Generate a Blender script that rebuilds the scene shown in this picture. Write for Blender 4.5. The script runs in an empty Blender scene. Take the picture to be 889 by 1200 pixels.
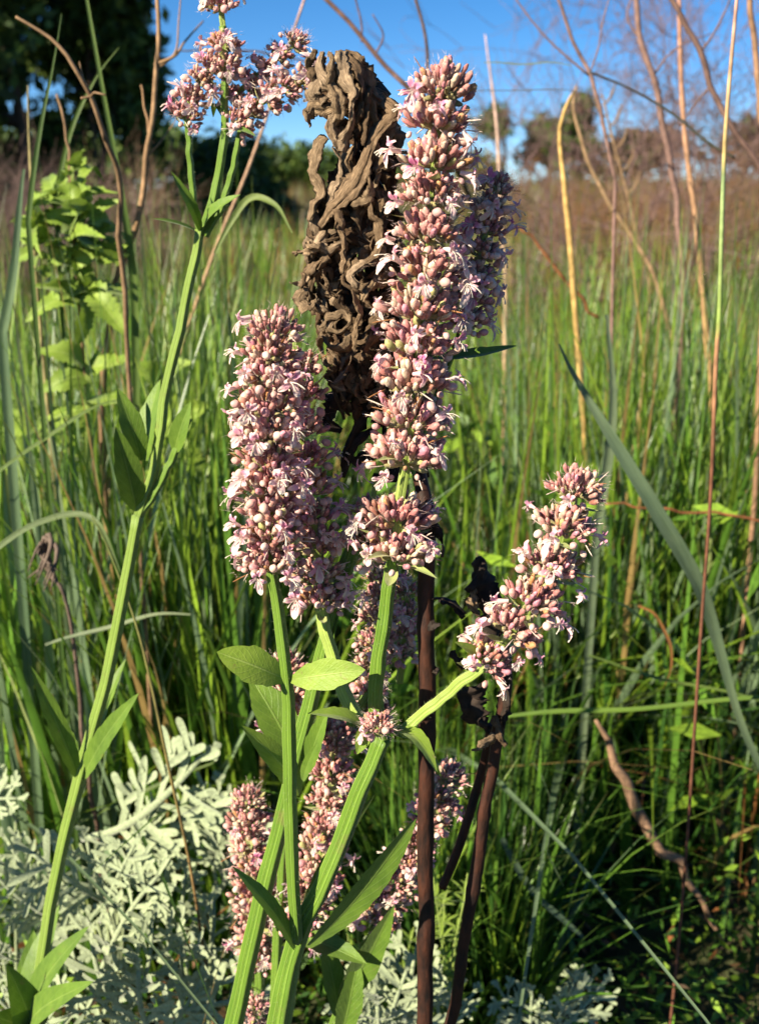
import bpy, math, random
import numpy as np
from mathutils import Vector, Matrix

# ------------------------------------------------------------------ camera, sky, sun, exposure
rng = np.random.default_rng(7)
random.seed(7)
scene = bpy.context.scene
COL = scene.collection
CAM_H = 0.95
PITCH = math.radians(15.6)
FPX = 1287.0                       # focal length in photo pixels (photo is 889 x 1200)
CAMP = np.array([0.0, 0.0, CAM_H])
FW = np.array([0.0, math.cos(PITCH), -math.sin(PITCH)])
UPV = np.array([0.0, math.sin(PITCH), math.cos(PITCH)])
RT = np.array([1.0, 0.0, 0.0])

cd = bpy.data.cameras.new('camera')
cam = bpy.data.objects.new('camera', cd)
COL.objects.link(cam)
cam.location = CAMP
cam.rotation_euler = (math.pi / 2 - PITCH, 0, 0)
cd.sensor_fit = 'VERTICAL'
cd.sensor_height = 36.0
cd.lens = FPX / 1200 * 36.0
cd.clip_start = 0.02
cd.clip_end = 2000
cd.dof.use_dof = True
cd.dof.focus_distance = 0.625
cd.dof.aperture_fstop = 10.5
scene.camera = cam

SUN_AZ = math.radians(52)          # measured from straight behind the camera towards its left
SUN_EL = math.radians(30)
TOSUN = np.array([-math.sin(SUN_AZ) * math.cos(SUN_EL), -math.cos(SUN_AZ) * math.cos(SUN_EL), math.sin(SUN_EL)])
world = bpy.data.worlds.new('World')
scene.world = world
world.use_nodes = True
wn = world.node_tree
sky = wn.nodes.new('ShaderNodeTexSky')
sky.sky_type = 'NISHITA'
sky.sun_disc = False
sky.sun_elevation = SUN_EL
sky.sun_rotation = math.atan2(TOSUN[0], TOSUN[1])
sky.air_density = 1.0
sky.altitude = 4500
sky.dust_density = 0.0
sky.ozone_density = 2.5
wn.nodes['Background'].inputs['Strength'].default_value = 0.058
hs = wn.nodes.new('ShaderNodeHueSaturation')
hs.inputs['Saturation'].default_value = 1.3
wn.links.new(sky.outputs[0], hs.inputs['Color'])
wn.links.new(hs.outputs[0], wn.nodes['Background'].inputs['Color'])
sd = bpy.data.lights.new('sun', 'SUN')
sd.energy = 5.0
sd.angle = math.radians(0.5)
sd.color = (1.0, 0.89, 0.68)
sun = bpy.data.objects.new('sun', sd)
COL.objects.link(sun)
sun.rotation_euler = Vector(TOSUN).to_track_quat('Z', 'Y').to_euler()
sun.location = (-3, -3, 4)
scene.view_settings.view_transform = 'Standard'
scene.view_settings.look = 'None'
scene.view_settings.exposure = 1.38
scene.view_settings.gamma = 1.0
scene.render.engine = 'CYCLES'
scene.cycles.max_bounces = 6
scene.cycles.transparent_max_bounces = 4
scene.cycles.use_denoising = True


def PX(px, py, Y):
    """photo pixel -> point on the vertical plane at distance Y (metres) from the camera"""
    d = FW + (px - 444.5) / FPX * RT - (py - 600.0) / FPX * UPV
    return CAMP + d * (Y / d[1])


def PXM(Y, py=600):
    """metres for one photo pixel at plane Y"""
    d = FW - (py - 600.0) / FPX * UPV
    return (Y / d[1]) / FPX


# ------------------------------------------------------------------ materials
def new_mat(name):
    m = bpy.data.materials.new(name)
    m.use_nodes = True
    nt = m.node_tree
    return m, nt, nt.nodes['Principled BSDF'], nt.nodes['Material Output']


def N(nt, t, **kw):
    n = nt.nodes.new(t)
    for k, v in kw.items():
        setattr(n, k, v)
    return n


def ramp(nt, stops):
    r = N(nt, 'ShaderNodeValToRGB')
    e = r.color_ramp.elements
    while len(e) < len(stops):
        e.new(0.5)
    for el, (p, c) in zip(e, stops):
        el.position = p
        el.color = (*c, 1)
    return r


def noise(nt, scale, detail=3, coord='Object', rough=0.55, stretch=None):
    tc = N(nt, 'ShaderNodeTexCoord')
    n = N(nt, 'ShaderNodeTexNoise')
    n.inputs['Scale'].default_value = scale
    n.inputs['Detail'].default_value = detail
    n.inputs['Roughness'].default_value = rough
    if stretch:
        mp = N(nt, 'ShaderNodeMapping')
        mp.inputs['Scale'].default_value = stretch
        nt.links.new(tc.outputs[coord], mp.inputs[0])
        nt.links.new(mp.outputs[0], n.inputs[0])
    else:
        nt.links.new(tc.outputs[coord], n.inputs[0])
    return n


def mixc(nt, a, b, fac, mode='MIX'):
    m = N(nt, 'ShaderNodeMix', data_type='RGBA', blend_type=mode)
    for sock, v in ((m.inputs[0], fac), (m.inputs[6], a), (m.inputs[7], b)):
        if hasattr(v, 'is_linked'):
            nt.links.new(v, sock)
        elif isinstance(v, (int, float)):
            sock.default_value = v
        else:
            sock.default_value = (*v, 1)
    return m.outputs[2]


def bump(nt, bsdf, h, strength=0.4, dist=0.001):
    b = N(nt, 'ShaderNodeBump')
    b.inputs['Strength'].default_value = strength
    b.inputs['Distance'].default_value = dist
    nt.links.new(h, b.inputs['Height'])
    nt.links.new(b.outputs[0], bsdf.inputs['Normal'])


def translucent(nt, bsdf, out, color, amount):
    t = N(nt, 'ShaderNodeBsdfTranslucent')
    if hasattr(color, 'is_linked'):
        nt.links.new(color, t.inputs[0])
    else:
        t.inputs[0].default_value = (*color, 1)
    mx = N(nt, 'ShaderNodeMixShader')
    mx.inputs[0].default_value = amount
    nt.links.new(bsdf.outputs[0], mx.inputs[1])
    nt.links.new(t.outputs[0], mx.inputs[2])
    nt.links.new(mx.outputs[0], out.inputs[0])


M = {}


def attr_mat(name, rough=0.5, trans=0.0, nscale=60, namount=0.35, bumps=0.0, spec=0.35, bdist=0.001, stretch=None, sheen=0.0):
    """colour from the per-piece 'col' attribute, broken up with noise"""
    m, nt, b, out = new_mat(name)
    a = N(nt, 'ShaderNodeAttribute', attribute_name='col')
    n = noise(nt, nscale, 4, stretch=stretch)
    r = ramp(nt, [(0.3, (1 - namount,) * 3), (0.7, (1 + namount * 0.6,) * 3)])
    nt.links.new(n.outputs[0], r.inputs[0])
    c = mixc(nt, a.outputs['Color'], r.outputs[0], 1.0, 'MULTIPLY')
    nt.links.new(c, b.inputs['Base Color'])
    b.inputs['Roughness'].default_value = rough
    b.inputs['Specular IOR Level'].default_value = spec
    if sheen:
        b.inputs['Sheen Weight'].default_value = sheen
    if bumps:
        bump(nt, b, n.outputs[0], bumps, bdist)
    if trans:
        translucent(nt, b, out, c, trans)
    M[name] = m
    return m


attr_mat('grass', 0.36, 0.40, 25, 0.25, spec=0.55)
def blade_mat():
    m, nt, b, out = new_mat('blade')
    a = N(nt, 'ShaderNodeAttribute', attribute_name='col')
    n = noise(nt, 6, 3, coord='UV', stretch=(3.5, 0.35, 1))
    n2 = noise(nt, 14, 3)
    r = ramp(nt, [(0.3, (0.62, 0.66, 0.6)), (0.7, (1.25, 1.2, 1.2))])
    nt.links.new(n.outputs[0], r.inputs[0])
    r2 = ramp(nt, [(0.3, (0.7, 0.75, 0.7)), (0.7, (1.15, 1.1, 0.95))])
    nt.links.new(n2.outputs[0], r2.inputs[0])
    c = mixc(nt, mixc(nt, a.outputs['Color'], r.outputs[0], 1.0, 'MULTIPLY'), r2.outputs[0], 1.0, 'MULTIPLY')
    nt.links.new(c, b.inputs['Base Color'])
    bump(nt, b, n.outputs[0], 0.5, 0.0006)
    b.inputs['Roughness'].default_value = 0.5
    b.inputs['Specular IOR Level'].default_value = 0.3
    translucent(nt, b, out, c, 0.3)
    M['blade'] = m


blade_mat()
attr_mat('calyx', 0.6, 0.15, 900, 0.35, spec=0.25, sheen=0.2)
def dead_mat():
    m, nt, b, out = new_mat('dead_leaf')
    a = N(nt, 'ShaderNodeAttribute', attribute_name='col')
    n = noise(nt, 7, 4, coord='UV', stretch=(2.2, 1, 1))
    n2 = noise(nt, 300, 4)
    r = ramp(nt, [(0.30, (0.22, 0.20, 0.18)), (0.50, (0.9, 0.9, 0.9)), (0.72, (1.45, 1.45, 1.4))])
    nt.links.new(n.outputs[0], r.inputs[0])
    r2 = ramp(nt, [(0.3, (0.65, 0.62, 0.6)), (0.7, (1.2, 1.2, 1.2))])
    nt.links.new(n2.outputs[0], r2.inputs[0])
    c = mixc(nt, mixc(nt, a.outputs['Color'], r.outputs[0], 1.0, 'MULTIPLY'), r2.outputs[0], 1.0, 'MULTIPLY')
    nt.links.new(c, b.inputs['Base Color'])
    ad = N(nt, 'ShaderNodeMath', operation='ADD')
    nt.links.new(n.outputs[0], ad.inputs[0]); nt.links.new(n2.outputs[0], ad.inputs[1])
    bump(nt, b, ad.outputs[0], 0.9, 0.0012)
    b.inputs['Roughness'].default_value = 0.85
    b.inputs['Specular IOR Level'].default_value = 0.15
    M['dead_leaf'] = m


dead_mat()
attr_mat('bark', 0.85, 0.0, 120, 0.5, 0.6, 0.2, 0.002)
attr_mat('foliage', 0.55, 0.22, 3, 0.35, spec=0.3)
attr_mat('silver', 0.8, 0.15, 420, 0.30, 0.5, 0.15, 0.0006, sheen=0.35)
attr_mat('twig', 0.75, 0.0, 90, 0.4, 0.4, 0.2, 0.001)
attr_mat('broad_leaf', 0.5, 0.28, 120, 0.3, 0.2, 0.35, 0.0008)


def stem_mat(name, c1, c2, edge):
    m, nt, b, out = new_mat(name)
    uv = N(nt, 'ShaderNodeUVMap')
    sx = N(nt, 'ShaderNodeSeparateXYZ')
    nt.links.new(uv.outputs[0], sx.inputs[0])
    # four ridges around the stem: u in 0..1, ridge at multiples of .25 (+.125)
    w = N(nt, 'ShaderNodeMath', operation='MULTIPLY'); w.inputs[1].default_value = 12 * 2 * math.pi
    nt.links.new(sx.outputs[0], w.inputs[0])
    cs = N(nt, 'ShaderNodeMath', operation='COSINE'); nt.links.new(w.outputs[0], cs.inputs[0])
    n = noise(nt, 90, 4, stretch=(1, 1, 0.25))
    r = ramp(nt, [(0.3, c1), (0.7, c2)])
    nt.links.new(n.outputs[0], r.inputs[0])
    rr = N(nt, 'ShaderNodeMapRange'); rr.inputs[1].default_value = 0.1; rr.inputs[2].default_value = 1.0
    rr.inputs[3].default_value = 0.0; rr.inputs[4].default_value = 0.6
    nt.links.new(cs.outputs[0], rr.inputs[0])
    c = mixc(nt, r.outputs[0], edge, rr.outputs[0])
    nb = noise(nt, 38, 5, rough=0.7); rb = ramp(nt, [(0.60, (0, 0, 0)), (0.70, (0.55, 0.55, 0.55))]); nt.links.new(nb.outputs[0], rb.inputs[0])
    c = mixc(nt, c, (0.16, 0.13, 0.045), rb.outputs[0])
    nt.links.new(c, b.inputs['Base Color'])
    w2 = N(nt, 'ShaderNodeMath', operation='MULTIPLY'); w2.inputs[1].default_value = 28 * 2 * math.pi
    nt.links.new(sx.outputs[0], w2.inputs[0])
    c2n = N(nt, 'ShaderNodeMath', operation='SINE'); nt.links.new(w2.outputs[0], c2n.inputs[0])
    ad = N(nt, 'ShaderNodeMath', operation='ADD'); nt.links.new(c2n.outputs[0], ad.inputs[0])
    n2 = noise(nt, 900, 3); nt.links.new(n2.outputs[0], ad.inputs[1])
    bump(nt, b, ad.outputs[0], 0.35, 0.0003)
    b.inputs['Roughness'].default_value = 0.5
    b.inputs['Specular IOR Level'].default_value = 0.35
    b.inputs['Sheen Weight'].default_value = 0.15
    translucent(nt, b, out, c, 0.12)
    M[name] = m


stem_mat('green_stem', (0.075, 0.155, 0.010), (0.115, 0.21, 0.016), (0.20, 0.31, 0.040))
stem_mat('side_stem', (0.13, 0.22, 0.025), (0.18, 0.27, 0.040), (0.30, 0.38, 0.10))
stem_mat('pale_stem', (0.22, 0.32, 0.045), (0.30, 0.40, 0.08), (0.38, 0.46, 0.13))


def leaf_mat(name, c1, c2, rib, back=1.0):
    m, nt, b, out = new_mat(name)
    uv = N(nt, 'ShaderNodeUVMap')
    sx = N(nt, 'ShaderNodeSeparateXYZ'); nt.links.new(uv.outputs[0], sx.inputs[0])
    s = N(nt, 'ShaderNodeMath', operation='SUBTRACT'); s.inputs[1].default_value = 0.5
    nt.links.new(sx.outputs[0], s.inputs[0])
    ab = N(nt, 'ShaderNodeMath', operation='ABSOLUTE'); nt.links.new(s.outputs[0], ab.inputs[0])
    k = N(nt, 'ShaderNodeMath', operation='MULTIPLY'); k.inputs[1].default_value = -0.55
    nt.links.new(ab.outputs[0], k.inputs[0])
    ad = N(nt, 'ShaderNodeMath', operation='ADD'); nt.links.new(sx.outputs[1], ad.inputs[0]); nt.links.new(k.outputs[0], ad.inputs[1])
    w = N(nt, 'ShaderNodeMath', operation='MULTIPLY'); w.inputs[1].default_value = 9 * 2 * math.pi
    nt.links.new(ad.outputs[0], w.inputs[0])
    sn = N(nt, 'ShaderNodeMath', operation='SINE'); nt.links.new(w.outputs[0], sn.inputs[0])
    vein = N(nt, 'ShaderNodeMapRange'); vein.inputs[1].default_value = 0.85; vein.inputs[2].default_value = 1.0
    nt.links.new(sn.outputs[0], vein.inputs[0])
    mid = N(nt, 'ShaderNodeMapRange'); mid.inputs[1].default_value = 0.035; mid.inputs[2].default_value = 0.012
    nt.links.new(ab.outputs[0], mid.inputs[0])
    vv = N(nt, 'ShaderNodeMath', operation='MULTIPLY'); vv.inputs[1].default_value = 0.35
    nt.links.new(vein.outputs[0], vv.inputs[0])
    mm = N(nt, 'ShaderNodeMath', operation='MAXIMUM'); nt.links.new(vv.outputs[0], mm.inputs[0]); nt.links.new(mid.outputs[0], mm.inputs[1])
    n = noise(nt, 110, 4)
    r = ramp(nt, [(0.3, c1), (0.72, c2)])
    nt.links.new(n.outputs[0], r.inputs[0])
    mf = N(nt, 'ShaderNodeMath', operation='MULTIPLY'); mf.inputs[1].default_value = 0.6
    nt.links.new(mm.outputs[0], mf.inputs[0])
    c = mixc(nt, r.outputs[0], rib, mf.outputs[0])
    nb = noise(nt, 75, 5, rough=0.75); rb = ramp(nt, [(0.62, (0, 0, 0)), (0.70, (0.7, 0.7, 0.7))]); nt.links.new(nb.outputs[0], rb.inputs[0])
    c = mixc(nt, c, (0.19, 0.14, 0.05), rb.outputs[0])
    nl = noise(nt, 22, 3); rl = ramp(nt, [(0.35, (0.72, 0.75, 0.7)), (0.65, (1.12, 1.08, 1.0))]); nt.links.new(nl.outputs[0], rl.inputs[0])
    c = mixc(nt, c, rl.outputs[0], 1.0, 'MULTIPLY')
    nt.links.new(c, b.inputs['Base Color'])
    sb = N(nt, 'ShaderNodeMath', operation='SUBTRACT'); n2 = noise(nt, 700, 3)
    nt.links.new(n2.outputs[0], sb.inputs[0]); nt.links.new(mm.outputs[0], sb.inputs[1])
    bump(nt, b, sb.outputs[0], 0.5, 0.0006)
    b.inputs['Roughness'].default_value = 0.5
    b.inputs['Specular IOR Level'].default_value = 0.35
    b.inputs['Sheen Weight'].default_value = 0.15
    translucent(nt, b, out, c, 0.22)
    M[name] = m


leaf_mat('herb_leaf', (0.085, 0.165, 0.012), (0.13, 0.225, 0.022), (0.21, 0.31, 0.06))
leaf_mat('pale_leaf', (0.16, 0.26, 0.022), (0.23, 0.33, 0.042), (0.32, 0.42, 0.11))
leaf_mat('bract', (0.33, 0.40, 0.12), (0.48, 0.50, 0.22), (0.5, 0.55, 0.28))


def random_mat(name, stops, rough, trans, sheen=0.0, tint=None):
    m, nt, b, out = new_mat(name)
    oi = N(nt, 'ShaderNodeObjectInfo')
    r = ramp(nt, stops)
    nt.links.new(oi.outputs['Random'], r.inputs[0])
    n = noise(nt, 350, 3)
    rr = ramp(nt, [(0.3, (0.8, 0.72, 0.72)), (0.65, (1.05, 1.05, 1.05))])
    nt.links.new(n.outputs[0], rr.inputs[0])
    c = mixc(nt, r.outputs[0], rr.outputs[0], 1.0, 'MULTIPLY')
    if tint:
        a = N(nt, 'ShaderNodeAttribute', attribute_name='col')
        sx = N(nt, 'ShaderNodeSeparateColor'); nt.links.new(a.outputs['Color'], sx.inputs[0])
        c = mixc(nt, c, tint, sx.outputs[0])
        c = mixc(nt, c, (0.80, 0.72, 0.62), sx.outputs[1])
    nt.links.new(c, b.inputs['Base Color'])
    b.inputs['Roughness'].default_value = rough
    b.inputs['Specular IOR Level'].default_value = 0.3
    b.inputs['Sheen Weight'].default_value = sheen
    translucent(nt, b, out, c, trans)
    M[name] = m


random_mat('bud', [(0.0, (0.68, 0.38, 0.33)), (0.3, (0.74, 0.53, 0.44)), (0.55, (0.64, 0.31, 0.32)), (0.8, (0.78, 0.64, 0.54)), (1.0, (0.55, 0.20, 0.25))], 0.55, 0.18, 0.3, tint=(0.45, 0.13, 0.16))
random_mat('petal', [(0.0, (0.82, 0.64, 0.60)), (0.4, (0.78, 0.44, 0.52)), (0.7, (0.84, 0.72, 0.66)), (1.0, (0.72, 0.24, 0.42))], 0.5, 0.3, 0.1, tint=(0.60, 0.10, 0.34))


def plain_mat(name, c1, c2, scale, rough, bs=0.4, bd=0.002, stretch=None, spec=0.3):
    m, nt, b, out = new_mat(name)
    n = noise(nt, scale, 5, stretch=stretch)
    r = ramp(nt, [(0.32, c1), (0.68, c2)])
    nt.links.new(n.outputs[0], r.inputs[0])
    nt.links.new(r.outputs[0], b.inputs['Base Color'])
    bump(nt, b, n.outputs[0], bs, bd)
    b.inputs['Roughness'].default_value = rough
    b.inputs['Specular IOR Level'].default_value = spec
    M[name] = m


plain_mat('dark_stem', (0.008, 0.004, 0.003), (0.055, 0.017, 0.008), 170, 0.65, 0.9, 0.0015, (1, 1, 0.35))
plain_mat('near_black', (0.010, 0.007, 0.006), (0.035, 0.022, 0.015), 200, 0.8, 0.6, 0.001)  # near-black brown; carries painted shade on the seed pods and head core
plain_mat('soil', (0.022, 0.015, 0.009), (0.085, 0.055, 0.028), 9, 0.95, 0.6, 0.02)


def terrain_mat():
    m, nt, b, out = new_mat('ground')
    n = noise(nt, 6, 6); n2 = noise(nt, 0.25, 4)
    near = ramp(nt, [(0.3, (0.020, 0.015, 0.008)), (0.55, (0.05, 0.045, 0.015)), (0.75, (0.05, 0.075, 0.018))])
    nt.links.new(n.outputs[0], near.inputs[0])
    far = ramp(nt, [(0.35, (0.10, 0.065, 0.030)), (0.55, (0.12, 0.11, 0.035)), (0.7, (0.15, 0.10, 0.05))])
    nt.links.new(n2.outputs[0], far.inputs[0])
    g = N(nt, 'ShaderNodeNewGeometry'); sx = N(nt, 'ShaderNodeSeparateXYZ'); nt.links.new(g.outputs[0], sx.inputs[0])
    mr = N(nt, 'ShaderNodeMapRange'); mr.inputs[1].default_value = 4; mr.inputs[2].default_value = 16
    nt.links.new(sx.outputs[1], mr.inputs[0])
    nt.links.new(mixc(nt, near.outputs[0], far.outputs[0], mr.outputs[0]), b.inputs['Base Color'])
    bump(nt, b, n.outputs[0], 0.8, 0.03)
    b.inputs['Roughness'].default_value = 0.95
    M['ground'] = m


terrain_mat()


# ------------------------------------------------------------------ mesh helpers
def make_mesh(name, V, F, mat, uv=None, col=None, smooth=True):
    """V (n,3); F list of index tuples or (k,3|4) array; uv per vertex; col per vertex (n,3)"""
    me = bpy.data.meshes.new(name)
    V = np.asarray(V, dtype=np.float32)
    if isinstance(F, np.ndarray):
        k = F.shape[1]
        loops = F.astype(np.int32).ravel()
        starts = np.arange(0, len(loops), k, dtype=np.int32)
    else:
        loops = np.array([i for f in F for i in f], dtype=np.int32)
        lens = np.array([len(f) for f in F])
        starts = np.concatenate([[0], np.cumsum(lens)[:-1]]).astype(np.int32)
    me.vertices.add(len(V))
    me.vertices.foreach_set('co', V.ravel())
    me.loops.add(len(loops))
    me.loops.foreach_set('vertex_index', loops)
    me.polygons.add(len(starts))
    me.polygons.foreach_set('loop_start', starts)
    me.update(calc_edges=True)
    if smooth:
        me.polygons.foreach_set('use_smooth', np.ones(len(starts), dtype=bool))
    if uv is not None:
        l = me.uv_layers.new(name='UVMap')
        l.data.foreach_set('uv', np.asarray(uv, dtype=np.float32)[loops].ravel())
    if col is not None:
        a = me.attributes.new('col', 'FLOAT_COLOR', 'POINT')
        c = np.ones((len(V), 4), dtype=np.float32)
        c[:, :3] = col
        a.data.foreach_set('color', c.ravel())
    me.materials.append(M[mat])
    me.validate()
    return me


def tag(o, label=None, cat=None, group=None, kind=None):
    for k, v in (('label', label), ('category', cat), ('group', group), ('kind', kind)):
        if v:
            o[k] = v
    return o


class Thing:
    def __init__(self, name, base, label, cat, group=None):
        self.base = np.array(base, dtype=float)
        self.o = bpy.data.objects.new(name, None)
        self.o.empty_display_size = 0.02
        COL.objects.link(self.o)
        self.o.location = base
        tag(self.o, label, cat, group)

    def part(self, name, V, F, mat, uv=None, col=None, parent=None, kind=None, smooth=True):
        me = make_mesh(name, np.asarray(V) - self.base, F, mat, uv, col, smooth)
        o = bpy.data.objects.new(name, me)
        COL.objects.link(o)
        o.parent = parent or self.o
        if kind:
            o['kind'] = kind
        return o

    def piece(self, name, me, pos, R, s, parent):
        o = bpy.data.objects.new(name, me)
        COL.objects.link(o)
        o.parent = parent
        m = Matrix(((R[0][0] * s[0], R[0][1] * s[1], R[0][2] * s[2], pos[0] - self.base[0]),
                    (R[1][0] * s[0], R[1][1] * s[1], R[1][2] * s[2], pos[1] - self.base[1]),
                    (R[2][0] * s[0], R[2][1] * s[1], R[2][2] * s[2], pos[2] - self.base[2]),
                    (0, 0, 0, 1)))
        o.matrix_basis = m
        return o


def single(name, V, F, mat, label, cat, group=None, uv=None, col=None, kind=None, base=None, smooth=True):
    V = np.asarray(V)
    base = V[np.argmin(V[:, 2])] if base is None else np.array(base)
    o = bpy.data.objects.new(name, make_mesh(name, V - base, F, mat, uv, col, smooth))
    COL.objects.link(o)
    o.location = base
    return tag(o, label, cat, group, kind)


def unit(v):
    v = np.asarray(v, float)
    return v / (np.linalg.norm(v) + 1e-12)


def path(pts, n):
    """Catmull-Rom through pts, n samples, evenly spread by length"""
    P = np.asarray(pts, float)
    if len(P) == 2:
        return P[0] + (P[1] - P[0]) * np.linspace(0, 1, n)[:, None]
    Q = np.vstack([2 * P[0] - P[1], P, 2 * P[-1] - P[-2]])
    out = []
    for i in range(1, len(Q) - 2):
        t = np.linspace(0, 1, 12, endpoint=False)[:, None]
        a, b, c, d = Q[i - 1], Q[i], Q[i + 1], Q[i + 2]
        out.append(0.5 * (2 * b + (c - a) * t + (2 * a - 5 * b + 4 * c - d) * t * t + (3 * b - a - 3 * c + d) * t ** 3))
    out.append(P[-1:])
    D = np.vstack(out)
    s = np.concatenate([[0], np.cumsum(np.linalg.norm(np.diff(D, axis=0), axis=1))])
    u = np.linspace(0, s[-1], n)
    return np.stack([np.interp(u, s, D[:, k]) for k in range(3)], 1)


def frames(P, hint=(0.3, -1.0, 0.1)):
    T = np.gradient(P, axis=0)
    T /= np.linalg.norm(T, axis=1)[:, None] + 1e-12
    A = np.zeros_like(P)
    a = np.asarray(hint, float)
    a = unit(a - T[0] * a.dot(T[0]))
    for i in range(len(P)):
        a = unit(a - T[i] * a.dot(T[i]))
        A[i] = a
    B = np.cross(T, A)
    return T, A, B


def sweep(P, rad, sec, hint=(0.3, -1.0, 0.1), cap=True, flat=1.0):
    P = np.asarray(P, float)
    n, k = len(P), len(sec)
    rad = np.interp(np.linspace(0, 1, n), np.linspace(0, 1, len(rad)), rad) if np.ndim(rad) else np.full(n, rad)
    T, A, B = frames(P, hint)
    V = P[:, None] + rad[:, None, None] * (sec[None, :, :1] * A[:, None] + flat * sec[None, :, 1:] * B[:, None])
    V = V.reshape(-1, 3)
    i = np.arange(n - 1)[:, None] * k
    j = np.arange(k)[None]
    j2 = (j + 1) % k
    F = np.stack([i + j, i + j2, i + k + j2, i + k + j], -1).reshape(-1, 4)
    s = np.concatenate([[0], np.cumsum(np.linalg.norm(np.diff(P, axis=0), axis=1))])
    uv = np.stack([np.tile(np.arange(k) / k, n), np.repeat(s, k)], 1)
    F = [tuple(f) for f in F]
    if cap:
        F.append(tuple(range(k - 1, -1, -1)))
        F.append(tuple(range((n - 1) * k, n * k)))
    return V, F, uv


def circle(k):
    a = np.arange(k) / k * 2 * math.pi
    return np.stack([np.cos(a), np.sin(a)], 1)


def square(k=48):
    a = np.arange(k) / k * 2 * math.pi + 2 * math.pi / 8
    m = np.maximum(np.abs(np.cos(a)), np.abs(np.sin(a)))
    r = (1 / m) ** 0.85
    r *= 1 - 0.085 * np.cos(4 * a).clip(0, 1) ** 2
    r *= 0.72 * (1 + 0.018 * np.cos(12 * (a - math.pi / 4)))
    a0 = a
    return np.stack([np.cos(a0) * r, np.sin(a0) * r], 1)


SQ = square()
C6, C8, C10 = circle(6), circle(8), circle(10)


def lumpy(P, amp, seed):
    r = np.random.default_rng(seed)
    n = len(P)
    k = max(3, n // 3)
    off = r.normal(0, amp, (k, 3))
    x = np.linspace(0, 1, n)
    return P + np.stack([np.interp(x, np.linspace(0, 1, k), off[:, i]) for i in range(3)], 1)


def leaf_geo(base, tip, normal, width, bend=0.1, fold=0.25, teeth=9, curl=0.0, nx=22, shape=0.85, twist=0.0, wave=0.0, ph=0.0, jag=0.15):
    """a toothed blade from base to tip; normal = way the upper side looks; bend >0 arches up then droops"""
    base, tip = np.asarray(base, float), np.asarray(tip, float)
    d = tip - base
    L = np.linalg.norm(d)
    x = d / L
    n = unit(np.asarray(normal, float) - x * np.dot(normal, x))
    s = np.cross(n, x)
    t = np.linspace(0, 1, nx)
    ax = base + d * t[:, None] + n * (bend * L * np.sin(math.pi * t ** 0.9))[:, None]
    w = width * 0.5 * np.sin(math.pi * (0.04 + 0.96 * t ** shape).clip(0, 1)) ** 0.8
    w = np.maximum(w, width * 0.05 * (1 - t))
    S = np.array([-1, -0.62, -0.3, -0.06, 0.06, 0.3, 0.62, 1.0])
    saw = 1 + jag * ((t * teeth * 2) % 1.0 - 0.5) * (teeth > 0)
    V, uv = [], []
    for i in range(nx):
        an = twist * t[i]
        si = s * math.cos(an) + n * math.sin(an)
        ni = n * math.cos(an) - s * math.sin(an)
        for q in S:
            ww = w[i] * (saw[i] if abs(q) == 1 else 1)
            lift = fold * abs(q) - curl * q * q + wave * math.sin(7 * t[i] + ph + (2 if q > 0 else 0)) * abs(q)
            V.append(ax[i] + si * q * ww * math.cos(fold) + ni * lift * ww)
            uv.append((0.5 + q / 2, t[i]))
    k = len(S)
    i = np.arange(nx - 1)[:, None] * k
    j = np.arange(k - 1)[None]
    F = np.stack([i + j, i + j + 1, i + k + j + 1, i + k + j], -1).reshape(-1, 4)
    return np.array(V), F, np.array(uv)


def merge(parts):
    """parts: list of (V, F) or (V, F, col)"""
    Vs, Fs, Cs, o = [], [], [], 0
    for p in parts:
        Vs.append(p[0])
        Fs += [tuple(int(i) + o for i in f) for f in p[1]]
        if len(p) > 2:
            Cs.append(np.tile(np.asarray(p[2], float), (len(p[0]), 1)) if np.ndim(p[2]) == 1 else p[2])
        o += len(p[0])
    return np.vstack(Vs), Fs, (np.vstack(Cs) if Cs else None)


# ------------------------------------------------------------------ setting: ground
def ground_z(x, y):
    x, y = np.asarray(x, float), np.asarray(y, float)
    z = 0.018 * np.sin(3.1 * x + 1.7 * y) * np.cos(2.3 * y) * np.clip(y, 0, 1)
    rise = np.clip((y - 9) / 60.0, 0, None)
    return z + 1.9 * np.clip(rise, 0, 1) ** 1.3 * (1 + 0.25 * np.tanh(x / 15)) + 0.12 * np.sin(0.4 * x + 0.2 * y) * np.clip((y - 6) / 10, 0, 1)


def build_ground():
    ys = np.concatenate([np.linspace(-60, -2, 12), np.linspace(-1.5, 6, 70), np.linspace(6.3, 40, 60), np.linspace(42, 100, 20), np.linspace(120, 1200, 16)])
    xs = np.concatenate([-np.geomspace(1200, 3.2, 26), np.linspace(-3, 3, 61), np.geomspace(3.2, 1200, 26)])
    X, Yy = np.meshgrid(xs, ys)
    V = np.stack([X, Yy, ground_z(X, Yy)], -1).reshape(-1, 3)
    nx, ny = len(xs), len(ys)
    i = np.arange(ny - 1)[:, None] * nx
    j = np.arange(nx - 1)[None]
    F = np.stack([i + j, i + j + 1, i + nx + j + 1, i + nx + j], -1).reshape(-1, 4)
    o = bpy.data.objects.new('ground', make_mesh('ground', V, F, 'ground'))
    COL.objects.link(o)
    o['kind'] = 'structure'


build_ground()


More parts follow.
